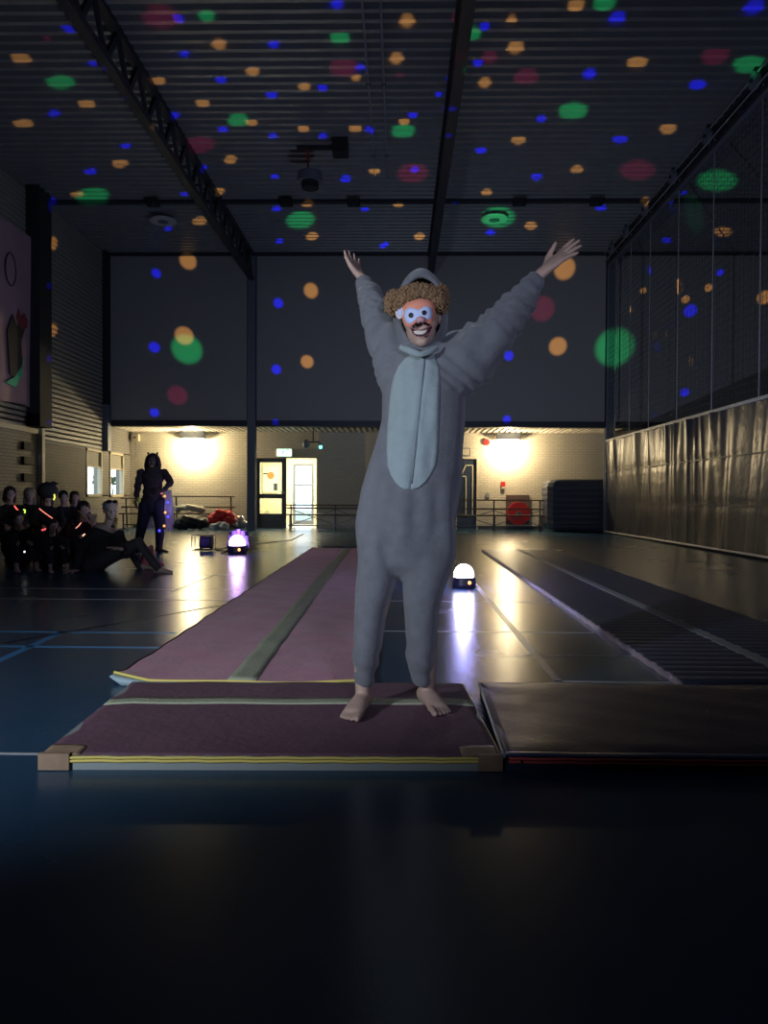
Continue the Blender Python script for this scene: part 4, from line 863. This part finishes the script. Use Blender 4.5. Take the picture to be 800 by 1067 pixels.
# ---- generic small figures ----------------------------------------------
def figure(base, ang, pose, s, seat, cloth, skin, hair, label, group, vox=.012, hat=None, legcol=None, hairlen=1.0, lean=0.0, head_fwd=None, name='person'):
    """pose: 'sit' on a low bench, 'floor' knees drawn up. Local frame: +y is where the person faces"""
    Rz = Matrix.Rotation(ang, 3, 'Z'); B = Vector(base)
    L = lambda x, y, z: B+Rz@Vector((x*s, y*s, z*s+seat))
    sd = Rz@Vector((1, 0, 0)); fw = Rz@Vector((0, 1, 0))
    pel, chest, neck, hc = L(0,0,.10), L(0,-.02+lean,.40), L(0,.0+lean,.53), L(0,.04+lean,.70)
    if pose == 'sit': legs = [(L(q*.09,0,.09), L(q*.11,.42,.12), Vector((*(L(q*.11,.46,0)).xy, .08))) for q in (-1, 1)]
    else: legs = [(L(q*.09,0,.09), L(q*.13,.36,.46), Vector((*(L(q*.13,.62,0)).xy, .07))) for q in (-1, 1)]
    arms = [(L(q*.17,-.02+lean,.48), L(q*.21,.14,.26), L(q*.10,.34,.22 if pose == 'sit' else .40)) for q in (-1, 1)]
    body = MB(); head(body, hc, head_fwd or fw, (0,0,1), s*.95)
    body.loft([(pel, .13*s, .10*s), (chest, .14*s, .09*s), (neck, .06*s, .055*s)], side=tuple(sd), n=16); body.loft([(neck, .05*s, .05*s), (hc, .048*s, .05*s)], side=tuple(sd), n=12)
    for h_, k_2, a_ in legs:
        body.loft([(h_, .075*s, .075*s), (k_2, .052*s, .052*s), (a_, .034*s, .036*s)], side=tuple(sd), n=12); foot(body, a_, a_+fw*.2, s*.95, False, 0)
    for a_, b_, c_ in arms:
        body.loft([(a_, .042*s, .042*s), (b_, .034*s, .034*s), (c_, .024*s, .024*s)], side=tuple(sd), n=10); hand(body, c_, fw+Vector((0,0,-.2)), (0,0,-1), -(c_-L(0,0,.2)), s*.95, .2, .12, .0115)
    p = link('person', remesh(body, vox, 1), skin, None, True); p.name = name; tag(p, label, 'person', group)
    c = MB(); c.loft([(L(0,-.01,.04), .155*s, .13*s), (pel, .155*s, .125*s), (chest, .162*s, .112*s), (L(0,lean,.49), .12*s, .075*s)], side=tuple(sd), n=18)
    for a_, b_, c_ in arms: c.loft([(a_, .056*s, .056*s), (b_, .048*s, .048*s), (c_.lerp(b_, .2), .038*s, .038*s)], side=tuple(sd), n=12)
    link('shirt', remesh(c, vox, 2, lambda v: .006*math.sin(v.z*60+v.x*30)*math.sin(v.x*25)), cloth, p, True)
    c = MB()
    for h_, k_2, a_ in legs: c.loft([(h_, .095*s, .092*s), (k_2, .068*s, .068*s), (k_2.lerp(a_, .85), .052*s, .052*s)], side=tuple(sd), n=14)
    link('trousers', remesh(c, vox, 2), legcol or M_black, p, True)
    for q in (-1, 1): MB().ball(hc+(sd*q*.030+fw*.082+Vector((0,0,.0)))*s*.95, .011*s, 8, 6).build('eye', mat('eyeball', (.25,.24,.24), .3), p)
    if hat == 'point':
        mb = MB(); t0 = hc+Vector((0,0,.07*s)); mb.loft([(t0, .16*s, .15*s), (t0+Vector((0,0,.012)), .155*s, .145*s)], side=tuple(sd), n=18); mb.loft([(t0, .095*s, .095*s), (t0+Vector((.03,0,.09))*s, .06*s, .06*s), (t0+Vector((.10,0,.13))*s, .03*s, .03*s), (t0+Vector((.17,0,.11))*s, .012*s, .012*s)], side=tuple(sd), n=14)
        link('hat', remesh(mb, .008, 1), M_black, p, True)
    mb = MB(); mb.ball(hc+(-fw*.022+Vector((0,0,.042)))*s, (.088*s, .096*s, .088*s), 16, 12)
    if hairlen > .5:
        for q in (-1, 0, 1): mb.loft([(hc+(-fw*.05+sd*q*.055+Vector((0,0,.03)))*s, .036*s, .04*s), (hc+(-fw*.06+sd*q*.068-Vector((0,0,.14*hairlen)))*s, .034*s, .03*s), (hc+(-fw*.05+sd*q*.066-Vector((0,0,.22*hairlen)))*s, .018*s, .014*s)], side=tuple(sd), n=10)
    link('hair', remesh(mb, .010, 1, lambda v: .004*math.sin(v.x*140)*math.sin(v.y*120+v.z*20)), hair, p, True)
    return p, L, hc, fw, sd
skD = M_skin
H1 = mat('dark_brown_hair', (.03,.02,.015), .6, noise=.3); H2 = mat('blond_hair', (.22,.18,.12), .6, noise=.3); H3 = mat('black_hair', (.01,.01,.01), .5)
cDk = mat('black_cotton', (.014,.014,.017), .9); cPu = mat('mauve_cotton', (.10,.06,.12), .9); cRd = mat('dark_red_cotton', (.06,.012,.02), .9); cGy = mat('charcoal_cotton', (.04,.04,.045), .9); cBl = mat('black_denim', (.016,.018,.026), .9)
G = 'seated spectators on the left'
face_ang = lambda x, y: math.atan2(3-y, 0-x)-math.pi/2
def at_head(px, Y): return bx(px, Y)+.02
lb2 = thing('low_bench', (-5.0, 11, 0), 'low wooden bench under the back row of spectators', 'bench')
MB().box(-6.6, -4.2, 10.83, 11.07, .27, .31).build('seat_board', M_wood, lb2)
for x in (-6.3, -5.2, -4.4): MB().box(x-.03, x+.03, 10.85, 11.05, 0, .27).build('leg', M_wood, lb2)
lb = thing('low_bench', (-5.0, 10.25, 0), 'low wooden bench under the front row of spectators', 'bench')
MB().box(-6.6, -3.95, 10.1, 10.4, .27, .31).build('seat_board', M_wood, lb)
for x in (-6.3, -5.2, -4.1): MB().box(x-.03, x+.03, 10.13, 10.37, 0, .27).build('leg', M_wood, lb)
crowd = [ # px of head, Y, pose, seat, scale, cloth, hair, label, hat, hairlen
 (6, 10.2, 'sit', .31, .86, cGy, H1, 'spectator at the left frame edge with a dark round head of hair', None, .6),
 (27, 10.95, 'sit', .31, .85, cDk, H2, 'fair-haired spectator wearing a red and green glowing necklace', None, 1.0),
 (46, 10.1, 'sit', .31, .84, cDk, H3, 'spectator in black with a bent pointed witch hat', 'point', .9),
 (63, 10.95, 'sit', .31, .80, cDk, H3, 'spectator with short black hair and a yellow glow stick beside the face', None, .3),
 (75, 11.6, 'sit', .31, .80, cPu, H1, 'small spectator in a mauve top behind the dark-haired ones', None, .6),
 (84, 10.15, 'floor', .02, .98, cRd, H3, 'spectator with long black hair and one hand raised', None, 1.3),
 (15, 9.3, 'floor', .02, .84, cDk, H1, 'spectator in black squatting low at the left frame edge', None, .5),
 (51, 9.2, 'floor', .02, .72, cBl, H3, 'small spectator crouching low between the witch hat and the woman with glasses', None, .9)]
figs = []
for (px, Y, ps, seat, s_, cl_, hr, lab, hat, hl) in crowd:
    X = bx(px, Y); a_ = face_ang(X, Y); 
    figs.append(figure((X, Y, 0), a_, ps, s_, seat, cl_, skD, hr, lab, G, .014, hat, cBl, hl))
# raised hand of the long-haired spectator
rh = MB(); p0_ = figs[5][2]; a0 = p0_+Vector((.16, .02, -.20)); e0 = a0+Vector((.16, -.02, -.10)); w0 = atY(97, 548, 10.05); rh.loft([(a0, .045, .045), (e0, .038, .038), (w0, .028, .028)], side=(0,1,0), n=12); hand(rh, w0, (0, 0, 1), (0, -1, 0), (-1, 0, 0), 1.0, .05, .3, .011)
link('raised_arm', remesh(rh, .007, 1), skD, figs[5][0], True)
# glow sticks
def glow(pts, col, lab, r=.009):
    o = MB().tube(pts, r, 8).build('glow_stick', mat('glow_%02x%02x%02x' % tuple(int(c*200) for c in col), col, .4, emit=1.6, ecol=col), None, True); tag(o, lab, 'glow stick', 'glow sticks worn by the spectators')
g3 = lambda L_, Y: [atY(x, y, Y) for x, y in L_]
glow(g3([(15,527),(17,530),(20,533)], 9.75), (.9,.12,.10), 'red half of the glowing necklace on the fair-haired spectator')
glow(g3([(20,534),(23,535.5),(26,534),(26,531.5),(24.5,531)], 9.75), (.55,.9,.10), 'yellow-green hooked half of the glowing necklace on the fair-haired spectator')
glow(g3([(41,530),(46,534),(54.5,540)], 9.65), (.9,.22,.16), 'thin red diagonal glow stick across the witch-hat spectator', .006)
glow(g3([(43.5,552.5),(48,551),(51,548.5)], 9.6), (.95,.10,.12), 'red glow stick low on the witch-hat spectator'); glow(g3([(51,548.5),(54.5,545.5)], 9.6), (.95,.55,.25), 'short orange glow stick low on the witch-hat spectator')
glow(g3([(56.5,515),(57,518),(56,521)], 9.75), (.85,.85,.12), 'short yellow glow stick beside the face of the black-haired spectator')
glow(g3([(79,550.5),(82,548),(84.5,544.5)], 9.4), (.7,.25,.18), 'thin dim red glow stick by the long-haired spectator', .006)
glow(g3([(86,558.5),(88.5,556.5)], 9.3), (.95,.5,.35), 'tiny orange glow stick held low beside the woman with glasses')
for (x, y), lab in (((16, 574), 'small round white light low at the left, left of the pair'), ((25.5, 575), 'small round white light low at the left, right of the pair')):
    p = atY(x, y, 9.0); tag(MB().ball(p, .012, 8, 6).build('glow_bead', mat('glow_bead', (.8,.8,1), .4, emit=2), None), lab, 'light', 'small lights low at the left')
# the front woman, legs stretched to the right
YW = 9.0; w_ = lambda x, y, Y=YW: atY(x, y, Y)
b = MB(); hc = w_(115, 532, 9.02); Pf, Mf = head(b, hc, (.55, -.8, .0), (0,0,1), 1.0)
b.loft([(w_(92, 590, 9.1), .16, .13), (w_(103, 570, 9.08), .15, .12), (w_(111, 553, 9.06), .15, .09)], n=18); b.loft([(w_(112, 552, 9.05), .05, .05), (hc, .045, .05)], n=12)
legA = [w_(95, 589, 8.98), w_(145, 566, 8.85), w_(166, 594, 8.85)]; legB = [w_(95, 590, 9.12), w_(132, 569, 9.35), w_(148, 594, 9.3)]
for l_ in (legA, legB):
    b.loft([(l_[0], .085, .085), (l_[1], .06, .058), (l_[2], .036, .038)], side=(0,1,0), n=14); foot(b, (l_[2].x, l_[2].y, 0), (l_[2].x+.25, l_[2].y-.05, 0), .95, False, 0)
armA = [w_(98, 557, 8.98), w_(84, 572, 8.9), w_(80, 594, 8.85)]; armB = [w_(124, 558, 9.0), w_(131, 578, 8.85), w_(126, 572, 8.7)]
for l_, dd in ((armA, (-.6,-.5,-.1)), (armB, (-1,-.1,.2))):
    b.loft([(l_[0], .045, .045), (l_[1], .037, .037), (l_[2], .026, .026)], side=(0,1,0), n=12); hand(b, l_[2], dd, (0,0,-1), (0,-1,0), .95, .1, .15, .011)
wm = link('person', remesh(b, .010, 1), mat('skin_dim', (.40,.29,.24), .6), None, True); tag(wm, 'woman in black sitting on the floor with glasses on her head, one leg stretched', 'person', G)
c = MB(); c.loft([(w_(92, 592, 9.1), .19, .16), (w_(103, 572, 9.08), .18, .145), (w_(110, 556, 9.06), .17, .11), (w_(112, 549.5, 9.06), .09, .07)], n=20)
for l_ in (armA, armB): c.loft([(l_[0], .075, .075), (l_[1], .062, .062), (l_[2].lerp(l_[1], .15), .045, .045)], side=(0,1,0), n=14)
link('loose_top', remesh(c, .012, 3, lambda v: .008*math.sin(v.z*45+v.x*20)), cDk, wm, True)
c = MB()
for l_ in (legA, legB): c.loft([(l_[0], .11, .11), (l_[1], .082, .078), (l_[2].lerp(l_[1], .06), .046, .046)], side=(0,1,0), n=16)
link('trousers', remesh(c, .012, 2), mat('charcoal_legging', (.032,.030,.034), .8), wm, True)
mb = MB(); mb.ball(Pf(0, -.025, .045), (.086, .098, .082), 16, 12); link('hair', remesh(mb, .008, 1, lambda v: .004*math.sin(v.x*150)*math.sin(v.z*120)), mat('grey_hair', (.16,.16,.18), .6), wm, True)
gl_ = thing('glasses', Pf(0,.03,.10), 'dark glasses pushed up on the head of the sitting woman', 'glasses')
for q in (-1, 1): MB().ball(Pf(.034*q, .075, .105), (.03, .012, .022), 12, 8).build('lens', mat('dark_lens', (.01,.01,.012), .15), gl_); MB().tube([Pf(.066*q, .07, .105), Pf(.088*q, .0, .08), Pf(.088*q, -.06, .06)], .004, 6).build('temple', M_black, gl_)
MB().tube([Pf(-.012, .085, .108), Pf(.012, .085, .108)], .004, 6).build('bridge', M_black, gl_)
for q in (-1, 1): MB().ball(Pf(.030*q, .080, .0), .011, 8, 6).build('eye', mat('eyeball', (.25,.24,.24), .3), wm)
p = atZ(139, 596, 0); t = link('pink_bag', remesh(MB().ball((p.x, 9.5, .10), (.10, .09, .10)).ball((p.x+.03, 9.5, .2), (.05, .05, .09)).ball((p.x+.13, 9.45, .04), (.1,.06,.035)), .012, 2, lambda v: .006*math.sin(v.z*60+v.x*40)), mat('pink_cloth', (.62,.16,.22), .7), None, True); tag(t, 'small pink bag on the floor behind the bent leg of the sitting woman', 'bag')
# the standing person
YS = 12.2; s3 = lambda x, y, Y=YS: atY(x, y, Y); kk = YS/800
b = MB(); hc = s3(158.5, 482); Ph, Mh = head(b, hc, (.25, -1, 0), (0,0,1), 1.0)
b.loft([(s3(159, 521), .15, .11), (s3(159, 508), .13, .10), (s3(159.5, 494), .16, .10), (s3(159, 489), .08, .07)], n=18); b.loft([(s3(159, 490), .05, .05), (hc, .045, .05)], n=12)
lgA = [s3(153, 524), s3(148, 548), s3(142.5, 574, 12.35)]; lgB = [s3(165, 524), s3(167, 548, 12.15), s3(165.5, 573)]
for l_, tx in ((lgA, -.05), (lgB, .12)):
    b.loft([(l_[0], .09, .09), (l_[1], .06, .062), (l_[2], .036, .04)], n=14); foot(b, (l_[2].x, l_[2].y, 0), (l_[2].x+tx*2, l_[2].y-.25 if tx < 0 else l_[2].y-.10, 0), 1.0, False, 0)
aA = [s3(147, 492), s3(143.5, 506), s3(142, 520, 12.1)]; aB = [s3(171, 492), s3(178, 503, 12.1), s3(170, 511, 12.0)]
for l_, dd in ((aA, (0,-.1,-1)), (aB, (-1,-.1,-.1))):
    b.loft([(l_[0], .047, .047), (l_[1], .037, .037), (l_[2], .027, .027)], side=(0,1,0), n=12); hand(b, l_[2], dd, (1,0,0) if dd[2] < -.5 else (0,1,0), (0,-1,0), 1, .2, .12, .011)
sp_ = link('person', remesh(b, .010, 1), mat('dark_face_paint', (.07,.05,.05), .6), None, True); tag(sp_, 'standing person in a dark hooded costume with a glittering string of lights at the hip', 'person')
c = MB(); c.loft([(s3(158.5, 522), .165, .13), (s3(159, 508), .145, .12), (s3(159.5, 494), .185, .12), (s3(159, 488.5), .10, .09)], n=20)
for l_ in (aA, aB): c.loft([(l_[0], .068, .068), (l_[1], .056, .056), (l_[2].lerp(l_[1], .25), .045, .045)], side=(0,1,0), n=14)
link('dark_top', remesh(c, .012, 2, lambda v: .006*math.sin(v.z*50+v.x*30)), mat('dark_plum_cotton', (.035,.022,.03), .9), sp_, True)
c = MB()
for l_ in (lgA, lgB): c.loft([(l_[0], .125, .12), (l_[1], .085, .085), (l_[2], .05, .052)], n=16)
c.loft([(s3(158.5, 520), .165, .125), (s3(159, 530), .16, .12)], n=18)
link('trousers', remesh(c, .012, 2), mat('navy_leg', (.014,.016,.035), .8), sp_, True)
c = MB(); cc = hc+Vector((0,.03,.005)); V = []; n = 28
for lay in (0, 1):
    for i in range(13):
        t_ = math.radians(58+122*i/12)
        for j in range(n):
            a_ = 2*math.pi*j/n; x = math.sin(t_)*math.cos(a_); z = math.sin(t_)*math.sin(a_); y = -math.cos(t_); k = 1-.08*lay
            V.append(cc+Vector((x*.125*k*(1+.45*max(0,-z)), y*.13*k, z*(.15 if z > 0 else .20)*k)))
N_ = 13*n; c.add(V, [(l*N_+i*n+j, l*N_+i*n+(j+1)%n, l*N_+(i+1)*n+(j+1)%n, l*N_+(i+1)*n+j) for l in (0,1) for i in range(12) for j in range(n)]+[(j, (j+1)%n, N_+(j+1)%n, N_+j) for j in range(n)])
c.build('hood', mat('dark_plum_cotton', (.035,.022,.03), .9), sp_, True)
for q in (-1, 1): MB().ball(cc+Vector((.075*q, 0, .145)), (.016, .012, .022), 8, 6).build('hood_ear', M_black, sp_)
MB().ball(Ph(0, .085, -.062), (.03, .012, .011), 10, 6).build('mouth', mat('orange_lips', (.85,.35,.10), .5), sp_)
for q in (-1, 1): MB().ball(Ph(.030*q, .080, .0), .011, 8, 6).build('eye', mat('eyeball', (.25,.24,.24), .3), sp_)
for px, py in ((140.5, 523), (144.5, 521)): 
    p = s3(px, py, 12.08); MB().ball(p, (.035, .03, .045), 10, 8).build('pompom', mat('yellow_glove', (.55,.60,.08), .7), sp_)
# silver tinsel skirt strips, and the string of lights
rd = random.Random(9); mb = MB()
for i in range(120):
    if i < 60: px = 178.5-8*rd.random()**1.6; top = 512+rd.uniform(-2, 3); bot = 549+rd.uniform(-14, 6)
    else: px = rd.uniform(147, 163); top = 522; bot = 549+rd.uniform(-8, 4)
    Y = 12.25+rd.uniform(-.12, .12) if i < 60 else 12.42
    a = s3(px, top, Y); e = s3(px+rd.uniform(-2.5, 2.5), bot, Y); m_ = a.lerp(e, .5)+Vector((rd.uniform(-.02,.02), rd.uniform(-.02,.02), 0))
    mb.bar(a, m_, .014, .0015); mb.bar(m_, e, .014, .0015)
tag(mb.build('tinsel_skirt', mat('silver_tinsel', (.75,.72,.80), .5, .3), sp_), kind='stuff')
for i, ((px, py), cl_) in enumerate((((164.5, 512), 0), ((168, 514), 0), ((171.5, 517), 1), ((175, 523.5), 2), ((172, 534), 1), ((175, 538.5), 2), ((171, 548), 1), ((166, 553), 2))):
    p = s3(px, py, 12.0); o = MB().ball(p, .020 if cl_ else .016, 10, 6).build('costume_light', mat(('pink_led','amber_bulb','blue_led')[cl_], ((.9,.15,.25),(1,.40,.10),(.05,.05,1))[cl_], .4, emit=(.8,1.6,3)[cl_]), sp_)
lamp('costume_glow', 'POINT', s3(174, 530, 11.95), .35, (.25, .2, 1), .03)
